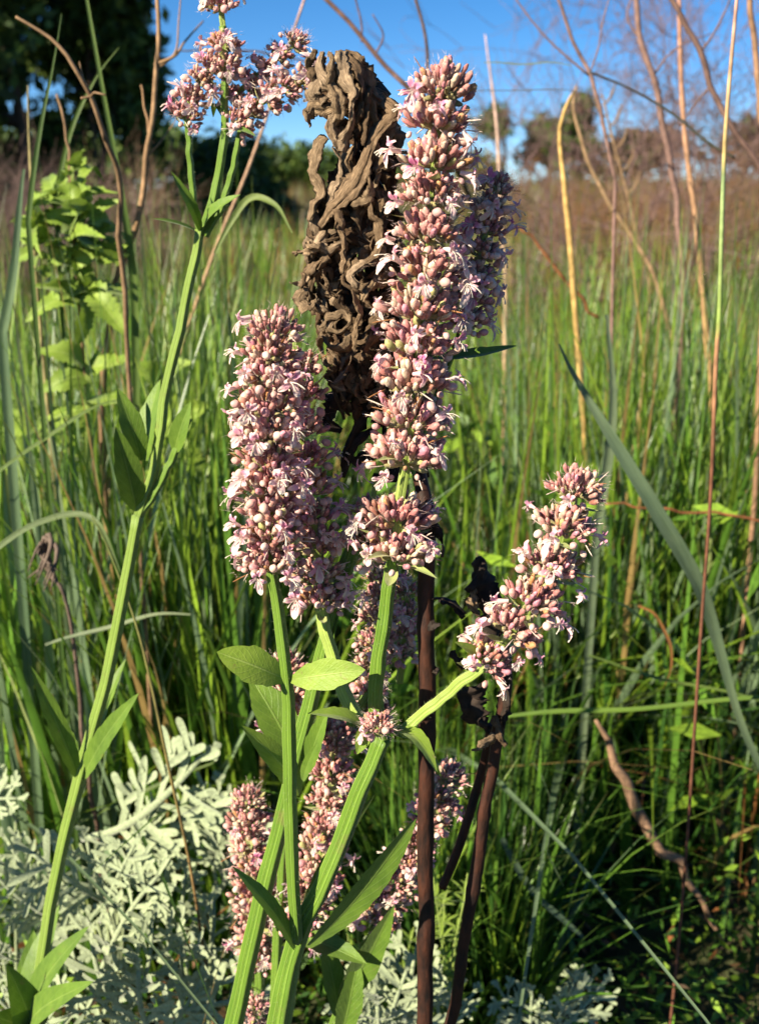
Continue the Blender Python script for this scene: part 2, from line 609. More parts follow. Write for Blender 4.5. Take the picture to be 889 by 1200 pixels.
# ------------------------------------------------------------------ grass (uncountable: stuff)
def grass_blades(n, ylo, yhi, hlo, hhi, w, palette, lean=0.35, seg=5, ypow=1.0, xw=0.40, xpad=0.25, xlo=None, xhi=None, seed=1, keep=None):
    r = np.random.default_rng(seed)
    y = ylo + (yhi - ylo) * r.random(n) ** ypow
    half = xw * y + xpad
    x = (r.random(n) * 2 - 1) * half
    if xlo is not None:
        x = xlo * y + (xhi - xlo) * y * r.random(n)
    # clumping
    cl = np.sin(7.3 * x + 2.1 * y) + np.sin(5.1 * y - 3.7 * x + 1.3) + 0.7 * np.sin(17 * x + 11 * y)
    ok = r.random(n) < np.clip(0.65 + 0.3 * cl, 0.12, 1)
    ok &= ~((x > 0.17 * y) & (y < 1.42) & (r.random(n) < 0.85) & (y + 0.35 * (0.38 * y - x) < 1.50))
    if keep is not None:
        ok &= keep(x, y)
    x, y = x[ok], y[ok]
    n = len(x)
    h = hlo + (hhi - hlo) * r.random(n) ** 1.2
    az = r.random(n) * 2 * math.pi
    ln = np.abs(r.normal(0, lean, n))
    t = np.linspace(0, 1, seg + 1)
    dirx, diry = np.cos(az), np.sin(az)
    dx = (h * ln)[:, None] * (0.35 * t + 0.65 * t ** 2.2)
    zz = h[:, None] * (t - 0.35 * np.clip(ln, 0, 1.3)[:, None] * t ** 2.5)
    cx = x[:, None] + dirx[:, None] * dx
    cy = y[:, None] + diry[:, None] * dx
    cz = ground_z(x, y)[:, None] - 0.01 + zz
    ww = w * (0.5 + r.random(n))[:, None] * (1 - t ** 1.8 * 0.97) * (0.55 + 0.45 * np.sin(math.pi * np.clip(t + 0.25, 0, 1)))
    fa = az + math.pi / 2 + r.normal(0, 0.5, n)
    sx, sy = np.cos(fa)[:, None] * ww / 2, np.sin(fa)[:, None] * ww / 2
    L = np.stack([cx - sx, cy - sy, cz], -1)
    Cc = np.stack([cx + 0.15 * sy, cy - 0.15 * sx, cz - ww * 0.16], -1)
    R = np.stack([cx + sx, cy + sy, cz], -1)
    V = np.stack([L, Cc, R], 2).reshape(-1, 3)          # n, seg+1, 3 verts
    k = 3 * (seg + 1)
    b = (np.arange(n) * k)[:, None, None]
    s = (np.arange(seg) * 3)[None, :, None]
    e = np.arange(2)[None, None]
    F = np.stack([b + s + e, b + s + e + 1, b + s + 3 + e + 1, b + s + 3 + e], -1).reshape(-1, 4)
    pal = np.array([p[:3] for p in palette]); wt = np.array([p[3] for p in palette]); wt = wt / wt.sum()
    c = pal[r.choice(len(pal), n, p=wt)] * (0.75 + 0.5 * r.random(n))[:, None]
    tipc = np.array([0.16, 0.13, 0.05])
    f = (np.clip(t - 0.6, 0, 1) * (0.2 + 1.2 * (r.random(n) < 0.2))[:, None])[:, :, None]
    cc = c[:, None] * (1 - f) + tipc * f
    return V, F, np.repeat(cc, 3, axis=1).reshape(-1, 3)


LIME = (0.205, 0.330, 0.030)
MIDG = (0.100, 0.215, 0.025)
DEEP = (0.035, 0.095, 0.016)
BLUE = (0.195, 0.285, 0.155)
PALE = (0.26, 0.31, 0.11)
STRAW = (0.34, 0.23, 0.085)
RUST = (0.21, 0.085, 0.030)


def stuff(name, geo, mat, label, cat):
    o = bpy.data.objects.new(name, make_mesh(name, geo[0], geo[1], mat, col=geo[2]))
    COL.objects.link(o)
    return tag(o, label, cat, None, 'stuff')


def cat_geo(gs):
    o, V, F, Cc = 0, [], [], []
    for g in gs:
        V.append(g[0]); F.append(g[1] + o); Cc.append(g[2]); o += len(g[0])
    return np.vstack(V), np.vstack(F), np.vstack(Cc)


g_near = cat_geo([
    grass_blades(9000, 1.30, 2.7, 0.30, 0.68, 0.0130, [(*LIME, 4), (*MIDG, 5), (*DEEP, 3), (*BLUE, 2), (*STRAW, 0.9), (*RUST, .4)], 0.50, 6, seed=2),
    grass_blades(2600, 1.15, 1.9, 0.18, 0.45, 0.007, [(*MIDG, 5), (*DEEP, 4), (*LIME, 2), (*RUST, 0.4)], 0.55, 6, seed=3),
    grass_blades(1500, 1.45, 2.6, 0.45, 0.80, 0.016, [(*BLUE, 5), (*PALE, 2), (*MIDG, 2)], 0.28, 7, xlo=0.05, xhi=0.42, seed=4),
    grass_blades(500, 1.5, 2.6, 0.4, 0.8, 0.013, [(*BLUE, 5), (*MIDG, 2)], 0.28, 7, xlo=-0.42, xhi=-0.2, seed=5),
])
g_near = cat_geo([g_near,
    grass_blades(1500, 1.35, 4.2, 0.40, 0.80, 0.020, [(*LIME, 5), (*PALE, 2), (*BLUE, 2)], 0.40, 7, seed=9),
    grass_blades(1100, 1.30, 2.4, 0.55, 0.86, 0.010, [(*LIME, 4), (*MIDG, 3), (*STRAW, 1)], 0.25, 7, seed=10),
    grass_blades(1700, 1.02, 1.32, 0.20, 0.46, 0.010, [(*DEEP, 5), (*MIDG, 4), (*LIME, 1)], 0.35, 6, xlo=0.01, xhi=0.17, seed=13),
    grass_blades(2300, 1.45, 2.5, 0.60, 1.02, 0.011, [(*LIME, 4), (*MIDG, 4), (*BLUE, 2), (*STRAW, .7)], 0.26, 8, xlo=0.10, xhi=0.42, seed=16),
    grass_blades(3200, 1.22, 2.3, 0.55, 1.06, 0.011, [(*LIME, 4), (*MIDG, 4), (*BLUE, 2), (*STRAW, .5)], 0.26, 8, xlo=-0.42, xhi=-0.10, seed=17),
    grass_blades(2600, 2.3, 4.5, 0.60, 1.02, 0.014, [(*LIME, 3), (*MIDG, 3), (*BLUE, 1.5), (*STRAW, 1.6), (*RUST, 1)], 0.42, 6, seed=18),
    grass_blades(700, 1.3, 2.6, 0.35, 0.75, 0.008, [(*STRAW, 3), (*RUST, 1.5), (*PALE, 2)], 0.9, 7, seed=22),
    grass_blades(500, 1.3, 2.2, 0.45, 0.8, 0.014, [(*LIME, 3), (*BLUE, 3)], 0.95, 8, seed=23),
])
g_near = cat_geo([g_near, grass_blades(260, 1.15, 1.7, 0.55, 0.98, 0.017, [(*BLUE, 5), (*PALE, 1), (*MIDG, 1)], 0.3, 8, xlo=-0.42, xhi=-0.27, seed=21)])
stuff('meadow_grass', g_near, 'grass', 'dense lush green meadow grass standing right behind the flowering herbs', 'grass')
g_mid = cat_geo([
    grass_blades(16000, 2.6, 6.5, 0.35, 0.80, 0.016, [(*LIME, 2.5), (*MIDG, 4), (*DEEP, 3), (*BLUE, 2), (*STRAW, 1.8), (*RUST, 1.5)], 0.45, 4, 0.9 + 0.4, seed=6),
    grass_blades(26000, 6.3, 18, 0.35, 0.90, 0.032, [(*LIME, 2), (*PALE, 1), (*MIDG, 3), (*DEEP, 1.5), (*STRAW, 1.6), (*RUST, 2.4)], 0.4, 3, 1.3, seed=7),
])
stuff('field_grass', g_mid, 'grass', 'sunlit field grass stretching back towards the brown bank and trees', 'grass')
g_far = grass_blades(26000, 15, 62, 0.5, 1.15, 0.09, [(0.15, 0.085, 0.04, 3), (0.19, 0.14, 0.055, 3), (0.13, 0.15, 0.035, 4), (0.09, 0.055, 0.03, 1.5)], 0.5, 2, 1.2, xw=0.42, xpad=1, seed=8)
stuff('dry_bracken', g_far, 'grass', 'rusty brown bracken and scrub covering the far bank', 'bracken')


def small_leaf_cover(n, ylo, yhi, zhi, size, palette, seed, xw=0.38, xpad=0.1):
    """low ground cover: small pointed leaves at all angles"""
    r = np.random.default_rng(seed)
    y = ylo + (yhi - ylo) * r.random(n)
    x = (r.random(n) * 2 - 1) * (xw * y + xpad)
    z = ground_z(x, y) + zhi * r.random(n) ** 1.3
    d = r.normal(0, 1, (n, 3)); d[:, 2] = np.abs(d[:, 2]) * 0.6 + 0.1
    d /= np.linalg.norm(d, axis=1)[:, None]
    s = np.cross(d, r.normal(0, 1, (n, 3))); s /= np.linalg.norm(s, axis=1)[:, None]
    L = size * (0.6 + 0.8 * r.random(n))[:, None]
    P = np.stack([x, y, z], 1)
    nrm = np.cross(s, d)
    V = np.stack([P, P + d * L * .5 + s * L * .17 + nrm * L * .05, P + d * L, P + d * L * .5 - s * L * .17 + nrm * L * .05], 1).reshape(-1, 3)
    F = np.arange(4 * n).reshape(-1, 4)
    pal = np.array([p[:3] for p in palette]); wt = np.array([p[3] for p in palette]); wt = wt / wt.sum()
    c = pal[r.choice(len(pal), n, p=wt)] * (0.7 + 0.6 * r.random(n))[:, None]
    return V, F, np.repeat(c, 4, axis=0)


g_cover = cat_geo([
    small_leaf_cover(9000, 0.95, 1.9, 0.12, 0.022, [(*MIDG, 5), (*DEEP, 4), (*LIME, 3), (*RUST, 1), (0.10, 0.06, 0.03, 2)], 11),
    small_leaf_cover(2600, 1.30, 2.8, 0.58, 0.055, [(*LIME, 5), (*MIDG, 4)], 15),
    small_leaf_cover(7000, 1.6, 4.0, 0.35, 0.035, [(*MIDG, 5), (*LIME, 5), (*DEEP, 2)], 12),
])
stuff('undergrowth', g_cover, 'broad_leaf', 'tangle of tiny green and brown leaves carpeting the soil between stems', 'undergrowth')


# ------------------------------------------------------------------ flowering herb: small shapes shared by all spikes
def calyx_template():
    prof = [(0.0, 0.20), (0.15, 0.55), (0.42, 0.92), (0.70, 1.0), (0.92, 0.80), (1.03, 0.42), (1.06, 0.06)]
    V, F = [], []
    k = 6
    for q, (z, rr) in enumerate(prof):
        for j in range(k):
            a = 2 * math.pi * (j + 0.5 * (q % 2)) / k
            zz = z + (0.06 if q == len(prof) - 2 and j % 2 else 0)
            V.append((rr * math.cos(a) * 0.235, rr * math.sin(a) * 0.235, zz))
    for q in range(len(prof) - 1):
        for j in range(k):
            F.append((q * k + j, q * k + (j + 1) % k, (q + 1) * k + (j + 1) % k, (q + 1) * k + j))
    return np.array(V), np.array(F)


CAL_V, CAL_F = calyx_template()


def bud_mesh(seed):
    """a plump rounded bud of two or three lobes on a short calyx cup"""
    r = np.random.default_rng(seed)
    lobes = r.integers(2, 5)
    V, F, colr = [], [], []
    nz, k = 9, 12
    ph = r.random() * 6
    for i in range(nz):
        t = i / (nz - 1)
        z = -1.5 + 2.5 * t
        if t < 0.3:
            rr = 0.42 + 0.45 * (t / 0.3)
        else:
            u = (t - 0.3) / 0.7
            rr = 1.0 * math.sqrt(max(0.0, 1 - (u * 1.02) ** 3.0)) if u < 0.98 else 0.10
            rr = max(rr, 0.08)
        for j in range(k):
            a = 2 * math.pi * j / k
            g = 1 - 0.15 * (max(0, t - 0.3)) * (1 - abs(math.cos(lobes * a / 2 + ph)) ** 0.5) * 2
            V.append((rr * g * math.cos(a), rr * g * math.sin(a) * 0.95, z))
            colr.append((max(0.0, 0.9 - t * 3.2), 0.0, 0.0))
    for i in range(nz - 1):
        for j in range(k):
            F.append((i * k + j, i * k + (j + 1) % k, (i + 1) * k + (j + 1) % k, (i + 1) * k + j))
    F.append(tuple(range((nz - 1) * k, nz * k)))
    return make_mesh('bud', np.array(V), F, 'bud', col=np.array(colr))


def flower_mesh(seed):
    """two-lipped flower: tube, two raised upper lobes, three spread lower lobes, four stamens. +Z outwards, +X up"""
    r = np.random.default_rng(seed)
    parts = []
    tube = np.array([[0, 0, -0.9], [0.03, 0, -0.4], [0.0, 0, 0.15]])
    V, F, _ = sweep(path(tube, 5), [0.20, 0.24, 0.36], C8, cap=False)
    parts.append((V, F, np.tile((0.15, 0.5, 0), (len(V), 1))))
    lobes = [(22, 0.75, 0.52), (-22, 0.75, 0.52), (112, 0.80, 0.50), (-112, 0.80, 0.50), (180, 1.35, 0.74)]
    for a0, ln, wd in lobes:
        a = math.radians(a0 + r.normal(0, 14))
        ln *= r.uniform(0.7, 1.25)
        rad = np.array([math.cos(a), math.sin(a), 0])
        tan = np.array([-math.sin(a), math.cos(a), 0])
        Vl, cl = [], []
        nu, nv = 6, 5
        lift = r.uniform(0.1, 1.1)
        back = r.uniform(-0.4, 0.9)
        for i in range(nu):
            u = i / (nu - 1)
            w = wd * (0.55 + 0.55 * math.sin(math.pi * min(1, u * 0.85 + 0.1))) * (1 if u < 0.99 else 0.5)
            for j in range(nv):
                q = (j / (nv - 1)) * 2 - 1
                p = rad * (0.30 + ln * u) + tan * q * w * 0.5 + np.array([0, 0, 0.15 + lift * math.sin(u * 2.2) * 0.6 - back * u * u + 0.16 * q * q * (1 - u) + 0.09 * math.sin(5 * u + 4 * q + a0)])
                Vl.append(p)
                mag = (0.75 if abs(a0) < 60 else 0.45) * max(0, 1 - abs(u - 0.45) * 2.2) * r.uniform(0.6, 1.1)
                cl.append((min(1, mag), max(0, u - 0.55) * 1.6 + (0.3 if a0 == 180 else 0.0), 0))
        Fl = [(i * nv + j, i * nv + j + 1, (i + 1) * nv + j + 1, (i + 1) * nv + j) for i in range(nu - 1) for j in range(nv - 1)]
        parts.append((np.array(Vl), Fl, np.array(cl)))
    for q in range(4):
        a = math.radians(180 + (-45, -15, 15, 45)[q] + r.normal(0, 12))
        e = np.array([0.95 * math.cos(a), 0.95 * math.sin(a), r.uniform(0.7, 1.6)])
        st = path(np.array([[0, 0, 0.1], e * 0.55 + np.array([0.15, 0, 0.15]), e]), 5)
        V, F, _ = sweep(st, [0.045, 0.04, 0.035, 0.075], circle(4), cap=True)
        parts.append((V, F, np.tile((0, 1.0, 0), (len(V), 1))))
    V, F, c = merge(parts)
    return make_mesh('flower', V, F, 'petal', col=c)


BUDS = [bud_mesh(s) for s in range(5)]
FLOWERS = [flower_mesh(s) for s in range(20, 27)]
CAL_COLS = np.array([(0.50, 0.175, 0.185), (0.58, 0.27, 0.26), (0.40, 0.12, 0.14), (0.66, 0.42, 0.34), (0.55, 0.18, 0.27), (0.46, 0.20, 0.08), (0.30, 0.09, 0.08), (0.66, 0.50, 0.38), (0.40, 0.38, 0.14)])
CAL_P = np.array([4, 4, 3, 3, 2.4, 1.3, 1.3, 2.0, 0.8]); CAL_P = CAL_P / CAL_P.sum()


def basis(z, up):
    z = unit(z)
    x = unit(np.asarray(up, float) - z * np.dot(up, z))
    y = np.cross(z, x)
    return np.stack([x, y, z], 1)


def flower_spike(th, pts, whorls, R, seed, stem_r, n_cal=30, n_bud=11, n_fl=4, small=1.0, tip=True, mat='pale_stem', detail=True, fl_dark=0.0):
    """pts: world points bottom -> top of the axis. whorls: list of positions 0..1; R(t) gives the whorl radius in metres"""
    r = np.random.default_rng(seed)
    ax = path(pts, 60)
    V, F, uv = sweep(ax, [stem_r, stem_r * 0.8, stem_r * 0.45], SQ)
    sp = th.part('flower_spike', V, F, mat, uv)
    T, _, _ = frames(ax)
    cV, cC = [], []
    L = np.linalg.norm(np.diff(ax, axis=0), axis=1).sum()
    for wi, t in enumerate(whorls):
        f = t * 59
        i0 = min(58, int(f))
        c = ax[i0] + (ax[i0 + 1] - ax[i0]) * (f - i0)
        a = T[i0]
        e1 = unit(np.cross(a, (0.2, 0.3, 1.0) if abs(a[2]) < 0.8 else (1.0, 0.2, 0)))
        e2 = np.cross(a, e1)
        rw = R(t) * 1.06 * r.uniform(0.93, 1.07)
        istip = tip and wi == len(whorls) - 1
        tocam = unit(CAMP - c)
        lat = unit(tocam - a * tocam.dot(a))
        # calyces: a pincushion of narrow tubes pointing up and out
        nn = int(n_cal * (4.2 if istip else 3.8))
        for q in range(nn):
            phi = 2 * math.pi * (q * 0.618 + r.random() * 0.12)
            el = math.radians(r.uniform(8, 80) if not istip else r.uniform(5, 90))
            d0 = (e1 * math.cos(phi) + e2 * math.sin(phi)) * math.cos(el) + a * math.sin(el) * (1.0 if istip else 0.88)
            d = unit(d0 + a * 0.45 + r.normal(0, 0.12, 3))
            ln = rw * r.uniform(0.22, 0.42) * (0.9 if istip else 1)
            pos = c + d0 * rw * r.uniform(0.34, 0.74) - a * rw * 0.25
            Bm = basis(d, r.normal(0, 1, 3))
            wdt = r.uniform(0.75, 1.2)
            cV.append((CAL_V * np.array([ln * wdt, ln * wdt, ln])) @ Bm.T + pos)
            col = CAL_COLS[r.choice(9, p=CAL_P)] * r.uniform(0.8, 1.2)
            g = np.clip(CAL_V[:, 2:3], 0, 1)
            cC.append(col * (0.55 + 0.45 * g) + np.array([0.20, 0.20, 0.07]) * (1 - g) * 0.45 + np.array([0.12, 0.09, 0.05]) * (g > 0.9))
        for q in range(9):                    # pale threads of spent stamens
            phi = r.random() * 6.28
            d = unit((e1 * math.cos(phi) + e2 * math.sin(phi)) + a * r.uniform(-0.5, 0.9))
            ln = rw * r.uniform(0.30, 0.55)
            cV.append((CAL_V * np.array([ln * 0.16, ln * 0.16, ln])) @ basis(unit(d + r.normal(0, .3, 3)), r.normal(0, 1, 3)).T + c + d * rw * 0.66)
            cC.append(np.tile(np.array([0.66, 0.52, 0.44]) if r.random() < 0.7 else np.array([0.34, 0.15, 0.05]), (len(CAL_V), 1)))
        # inner pedicels fill the heart of the whorl
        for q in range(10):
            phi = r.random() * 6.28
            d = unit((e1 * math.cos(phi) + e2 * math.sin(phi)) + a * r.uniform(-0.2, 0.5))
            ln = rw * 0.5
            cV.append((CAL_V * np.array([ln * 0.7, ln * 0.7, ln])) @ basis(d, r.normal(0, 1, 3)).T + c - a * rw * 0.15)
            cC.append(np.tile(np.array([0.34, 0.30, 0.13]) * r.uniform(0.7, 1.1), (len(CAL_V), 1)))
        if istip:
            nb, nf = max(3, n_bud // 3), max(1, n_fl // 2)
        else:
            nb, nf = int(n_bud * 1.15), n_fl
        off = r.random() * 6.28
        for q in range(nb):
            phi = off + 2 * math.pi * (q + r.uniform(-0.3, 0.3)) / nb
            el = math.radians(r.uniform(-28, 16))
            d = unit((e1 * math.cos(phi) + e2 * math.sin(phi)) * math.cos(el) + a * math.sin(el))
            if d.dot(lat) < -0.25:
                continue
            pos = c + d * rw * r.uniform(0.72, 0.95) - a * rw * 0.12
            s = 0.0023 * small * r.uniform(0.55, 1.2)
            th.piece('bud', BUDS[r.integers(5)], pos, basis(unit(d + 0.35 * r.normal(0, 1, 3)), r.normal(0, 1, 3)), (s, s, s), sp)
        for q in range(nf):
            phi = off + 0.5 + 2 * math.pi * (q + r.uniform(-0.4, 0.4)) / nf
            el = math.radians(r.uniform(-24, 22))
            d = unit((e1 * math.cos(phi) + e2 * math.sin(phi)) * math.cos(el) + a * math.sin(el))
            if d.dot(lat) < -0.35:
                continue
            pos = c + d * rw * r.uniform(0.92, 1.1) - a * rw * 0.05
            s = 0.0054 * small * r.uniform(0.7, 1.2)
            th.piece('flower', FLOWERS[r.integers(7)], pos, basis(unit(d + 0.35 * r.normal(0, 1, 3)), a + 0.3 * r.normal(0, 1, 3)), (s, s, s), sp)
        # a pair of pale bracts under the whorl
        if detail and r.random() < 0.75:
            for sgn in (-1, 1):
                phi = r.uniform(-0.5, 0.5) + wi * 1.57
                d = unit((e1 * math.cos(phi) + e2 * math.sin(phi)) * sgn - a * 0.05)
                b0 = c - a * rw * 0.42
                V, F, uv = leaf_geo(b0, b0 + d * rw * 1.0 + a * rw * r.uniform(-0.1, 0.25), a, rw * 0.34, -0.1, 0.3, 0, nx=10, shape=0.6)
                th.part('bract', V, F, 'bract', uv, parent=sp)
    W = np.vstack([q.mean(0)[None] for q in cV])
    hN = 4
    Wp = np.repeat(W, hN, 0) + r.normal(0, 0.0016, (len(W) * hN, 3))
    fi = np.clip(((Wp[:, None] - ax[None, ::6]) ** 2).sum(-1).argmin(1) * 6, 0, 59)
    dh = Wp - ax[fi]; dh = dh / (np.linalg.norm(dh, axis=1)[:, None] + 1e-9) + r.normal(0, .5, dh.shape)
    Vh, Fh = hair_geo(Wp + dh * 0.0012, dh, r.uniform(0.0012, 0.0030, len(Wp)), 0.00009, r)
    th.part('flower_hair', Vh, Fh, 'calyx', col=np.tile((0.66, 0.50, 0.46), (len(Vh), 1)), parent=sp, kind='stuff')
    n = len(cV)
    k = len(CAL_V)
    Fq = (CAL_F[None] + (np.arange(n) * k)[:, None, None]).reshape(-1, 4)
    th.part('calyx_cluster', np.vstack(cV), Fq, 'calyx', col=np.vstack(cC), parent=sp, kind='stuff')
    return sp


def hair_geo(P, d, ln, w, r):
    s_ = np.cross(d, r.normal(0, 1, d.shape)); s_ /= np.linalg.norm(s_, axis=1)[:, None] + 1e-9
    V = np.stack([P - s_ * w, P + s_ * w, P + d * ln[:, None]], 1).reshape(-1, 3)
    return V, np.arange(len(V)).reshape(-1, 3)


def add_hairs(th, pth, rad, parent, seed, density=9000, color=(0.42, 0.50, 0.24)):
    r = np.random.default_rng(seed)
    L = np.linalg.norm(np.diff(pth, axis=0), axis=1).sum()
    n = int(L * density)
    f = r.random(n) * (len(pth) - 1)
    i = np.minimum(f.astype(int), len(pth) - 2)
    T, A_, B_ = frames(pth)
    a = r.random(n) * 6.283
    d = A_[i] * np.cos(a)[:, None] + B_[i] * np.sin(a)[:, None]
    P = pth[i] + (pth[i + 1] - pth[i]) * (f - i)[:, None]
    rr = np.interp(f, np.linspace(0, len(pth) - 1, len(rad)), rad)
    V, F = hair_geo(P + d * (rr * 0.72)[:, None], d + r.normal(0, .35, (n, 3)), r.uniform(0.0008, 0.0017, n), 0.00007, r)
    th.part('stem_hair', V, F, 'calyx', col=np.tile(color, (len(V), 1)), parent=parent, kind='stuff')


def stem(th, pxs, rpx, mat='green_stem', parent=None, name='stem', to_ground=False, n=40, hint=(-0.42, -1, 0.1), sec=None, rough=0.0):
    """pxs: list of (px, py, Y), bottom -> top; rpx radius in pixels (list)"""
    P = [PX(*p) for p in pxs]
    pys = np.interp(np.linspace(0, 1, len(rpx)), np.linspace(0, 1, len(pxs)), [p[1] for p in pxs])
    rad = [q * PXM(pxs[0][2], y_) for q, y_ in zip(rpx, pys)]
    pth = path(np.array(P), n)
    if to_ground:
        d = unit(P[0] - P[1])
        g = P[0] + d * (P[0][2] - 0.0) / max(0.3, -d[2])
        g[2] = ground_z(g[0], g[1]) - 0.02
        ext = path(np.array([g, P[0]]), 10)[:-1]
        pth = np.vstack([ext, pth])
        rad = [rad[0]] * 6 + list(np.interp(np.linspace(0, 1, 20), np.linspace(0, 1, len(rad)), rad))
    if rough:
        rr_ = np.random.default_rng(len(pth))
        pth = lumpy(pth, rough, len(pth))
        x_ = np.linspace(0, 1, len(pth))
        rad = np.interp(x_, np.linspace(0, 1, len(rad)), rad) * (1 + 0.16 * (np.arange(len(pth)) % 7 == 3) + rr_.normal(0, 0.035, len(pth)))
    elif sec is None:
        x_ = np.linspace(0, 1, len(pth))      # slight swelling at the joint and natural unevenness
        rad = np.interp(x_, np.linspace(0, 1, len(rad)), rad) * (1 + 0.16 * np.exp(-((1 - x_) / 0.018) ** 2) + 0.03 * np.sin(23 * x_ + pxs[0][0]) + 0.02 * np.sin(57 * x_))
        pth = lumpy(pth, 0.0005, len(pxs) + int(pxs[0][0]))
    V, F, uv = sweep(pth, rad, SQ if sec is None else sec, hint=hint)
    ob = th.part(name, V, F, mat, uv, parent=parent)
    if sec is None:
        add_hairs(th, pth, rad, ob, int(abs(pxs[0][0]) + abs(pxs[-1][1])))
    return ob


def leaf(th, b, t, normal, wpx, mat='herb_leaf', parent=None, **kw):
    """b, t: (px, py, Y) of base and tip"""
    B, T_ = PX(*b), PX(*t)
    V, F, uv = leaf_geo(B, T_, normal, wpx * PXM((b[2] + t[2]) / 2, (b[1] + t[1]) / 2), **kw)
    return th.part('leaf', V, F, mat, uv, parent=parent)


def ground_under(px, py, Y):
    p = PX(px, py, Y)
    return (p[0], p[1], float(ground_z(p[0], p[1])))


def PP(lst):
    return np.array([PX(*p) for p in lst])


# ---- main herb: the forked stem with the tall spike, the side branches and the left front stem
Y0 = 0.60
A = Thing('flowering_herb', ground_under(300, 1300, Y0), 'tallest pink flowering herb, square green stem forking into one upright and several side flower spikes', 'flowering plant', 'pink flowering herbs')
up, cam_d = np.array([0, 0, 1.0]), np.array([0, -1.0, 0.15])
stem(A, [(322, 1225, Y0), (345, 1110, Y0), (390, 1010, Y0), (425, 920, Y0), (448, 862, Y0)], [15, 14, 13, 12.5, 12], to_ground=True)
stem(A, [(440, 850, Y0), (441, 800, Y0), (451, 720, Y0), (462, 648, Y0)], [10, 10, 9.5, 9])
mp = 0.45e-3
flower_spike(A, PP([(461, 655, Y0), (466, 600, Y0), (475, 545, Y0), (482, 480, Y0), (490, 400, Y0), (500, 300, Y0), (505, 220, Y0), (515, 140, Y0), (522, 88, Y0)]),
             [0.015, 0.09, 0.232, 0.315, 0.395, 0.47, 0.545, 0.62, 0.695, 0.77, 0.84, 0.91, 0.97], lambda t: (0.0212 if t < 0.14 else 0.0234 - 0.0046 * max(0, t - 0.3) / 0.7), 31, 0.0036, n_cal=34, n_bud=10, n_fl=5)
stem(A, [(470, 858, Y0), (500, 832, Y0 - 0.004), (540, 800, Y0 - 0.01), (572, 776, Y0 - 0.015)], [9, 8.5, 8.5, 8], mat='pale_stem', name='branch')
flower_spike(A, PP([(560, 782, Y0 - 0.014), (590, 750, Y0 - 0.018), (628, 700, Y0 - 0.02), (652, 645, Y0 - 0.02), (668, 595, Y0 - 0.02), (679, 562, Y0 - 0.02)]),
             [0.07, 0.25, 0.42, 0.60, 0.78, 0.95], lambda t: 0.0185, 32, 0.0034, n_cal=32, n_bud=9, n_fl=4)
stem(A, [(440, 862, Y0 + 0.004), (410, 825, Y0 + 0.012), (388, 765, Y0 + 0.02), (375, 712, Y0 + 0.025)], [9, 9, 8.5, 8], name='branch', mat='pale_stem')
flower_spike(A, PP([(375, 712, Y0 + 0.026), (371, 640, Y0 + 0.028), (358, 560, Y0 + 0.03), (350, 470, Y0 + 0.03), (345, 400, Y0 + 0.03)]),
             [0.03, 0.13, 0.24, 0.35, 0.46, 0.57, 0.68, 0.8, 0.9], lambda t: 0.0172, 33, 0.0034, n_cal=30, n_bud=10, n_fl=4)
# whorl of flowers sitting in the fork
flower_spike(A, PP([(444, 862, Y0 - 0.012), (444, 850, Y0 - 0.012), (443, 838, Y0 - 0.012)]), [0.5], lambda t: 0.0125, 34, 0.003, n_cal=30, n_bud=4, n_fl=2, tip=False, detail=False)
# left front stem rising from the lower node
stem(A, [(347, 1105, Y0 - 0.008), (342, 1000, Y0 - 0.012), (340, 880, Y0 - 0.014), (335, 790, Y0 - 0.014), (326, 710, Y0 - 0.012), (317, 660, Y0 - 0.012)], [7.5, 8, 8.5, 8.5, 7.5, 7], name='branch')
flower_spike(A, PP([(318, 668, Y0 - 0.012), (318, 600, Y0 - 0.012), (314, 520, Y0 - 0.012), (316, 440, Y0 - 0.012), (324, 385, Y0 - 0.012)]),
             [0.035, 0.14, 0.25, 0.36, 0.47, 0.58, 0.69, 0.80, 0.90, 0.985], lambda t: 0.0200 - 0.003 * max(0, t - 0.7) / 0.3, 35, 0.0034, n_cal=30, n_bud=14, n_fl=5)
# leaves of the main herb
leaf(A, (336, 797, Y0 - 0.014), (254, 764, Y0 - 0.03), (0.3, -1.0, 0.6), 44, 'pale_leaf', bend=0.07, fold=0.18, teeth=12, shape=1.15)
leaf(A, (340, 797, Y0 - 0.016), (428, 785, Y0 - 0.03), (-0.3, -1.0, 0.55), 38, 'pale_leaf', bend=0.06, fold=0.2, teeth=12, shape=1.1)
leaf(A, (345, 1112, Y0 - 0.01), (272, 1015, Y0 - 0.02), (0.75, -0.35, 0.35), 26, bend=0.06, fold=0.3, teeth=14)
leaf(A, (362, 1108, Y0 - 0.01), (488, 958, Y0 - 0.02), (0.35, -1.0, 0.05), 38, bend=0.05, fold=0.3, teeth=16, shape=1.05)
leaf(A, (350, 1110, Y0 + 0.01), (440, 930, Y0 + 0.04), (-0.6, 0.6, 0.3), 40, bend=0.05, fold=0.25, teeth=16)
leaf(A, (455, 860, Y0), (512, 905, Y0 - 0.03), (0.35, -0.35, 1), 26, 'pale_leaf', bend=0.26, fold=0.3, teeth=8)
leaf(A, (458, 858, Y0 + 0.006), (503, 868, Y0 + 0.01), (0, -0.6, 1), 22, 'pale_leaf', bend=0.12, fold=0.3, teeth=8)
leaf(A, (432, 858, Y0), (360, 836, Y0 - 0.01), (-0.2, -0.3, 1), 26, 'pale_leaf', bend=0.12, fold=0.35, teeth=8)
leaf(A, (430, 850, Y0 - 0.012), (418, 884, Y0 - 0.025), (0.1, -1, 0.3), 20, 'pale_leaf', bend=0.05, fold=0.3, teeth=0)
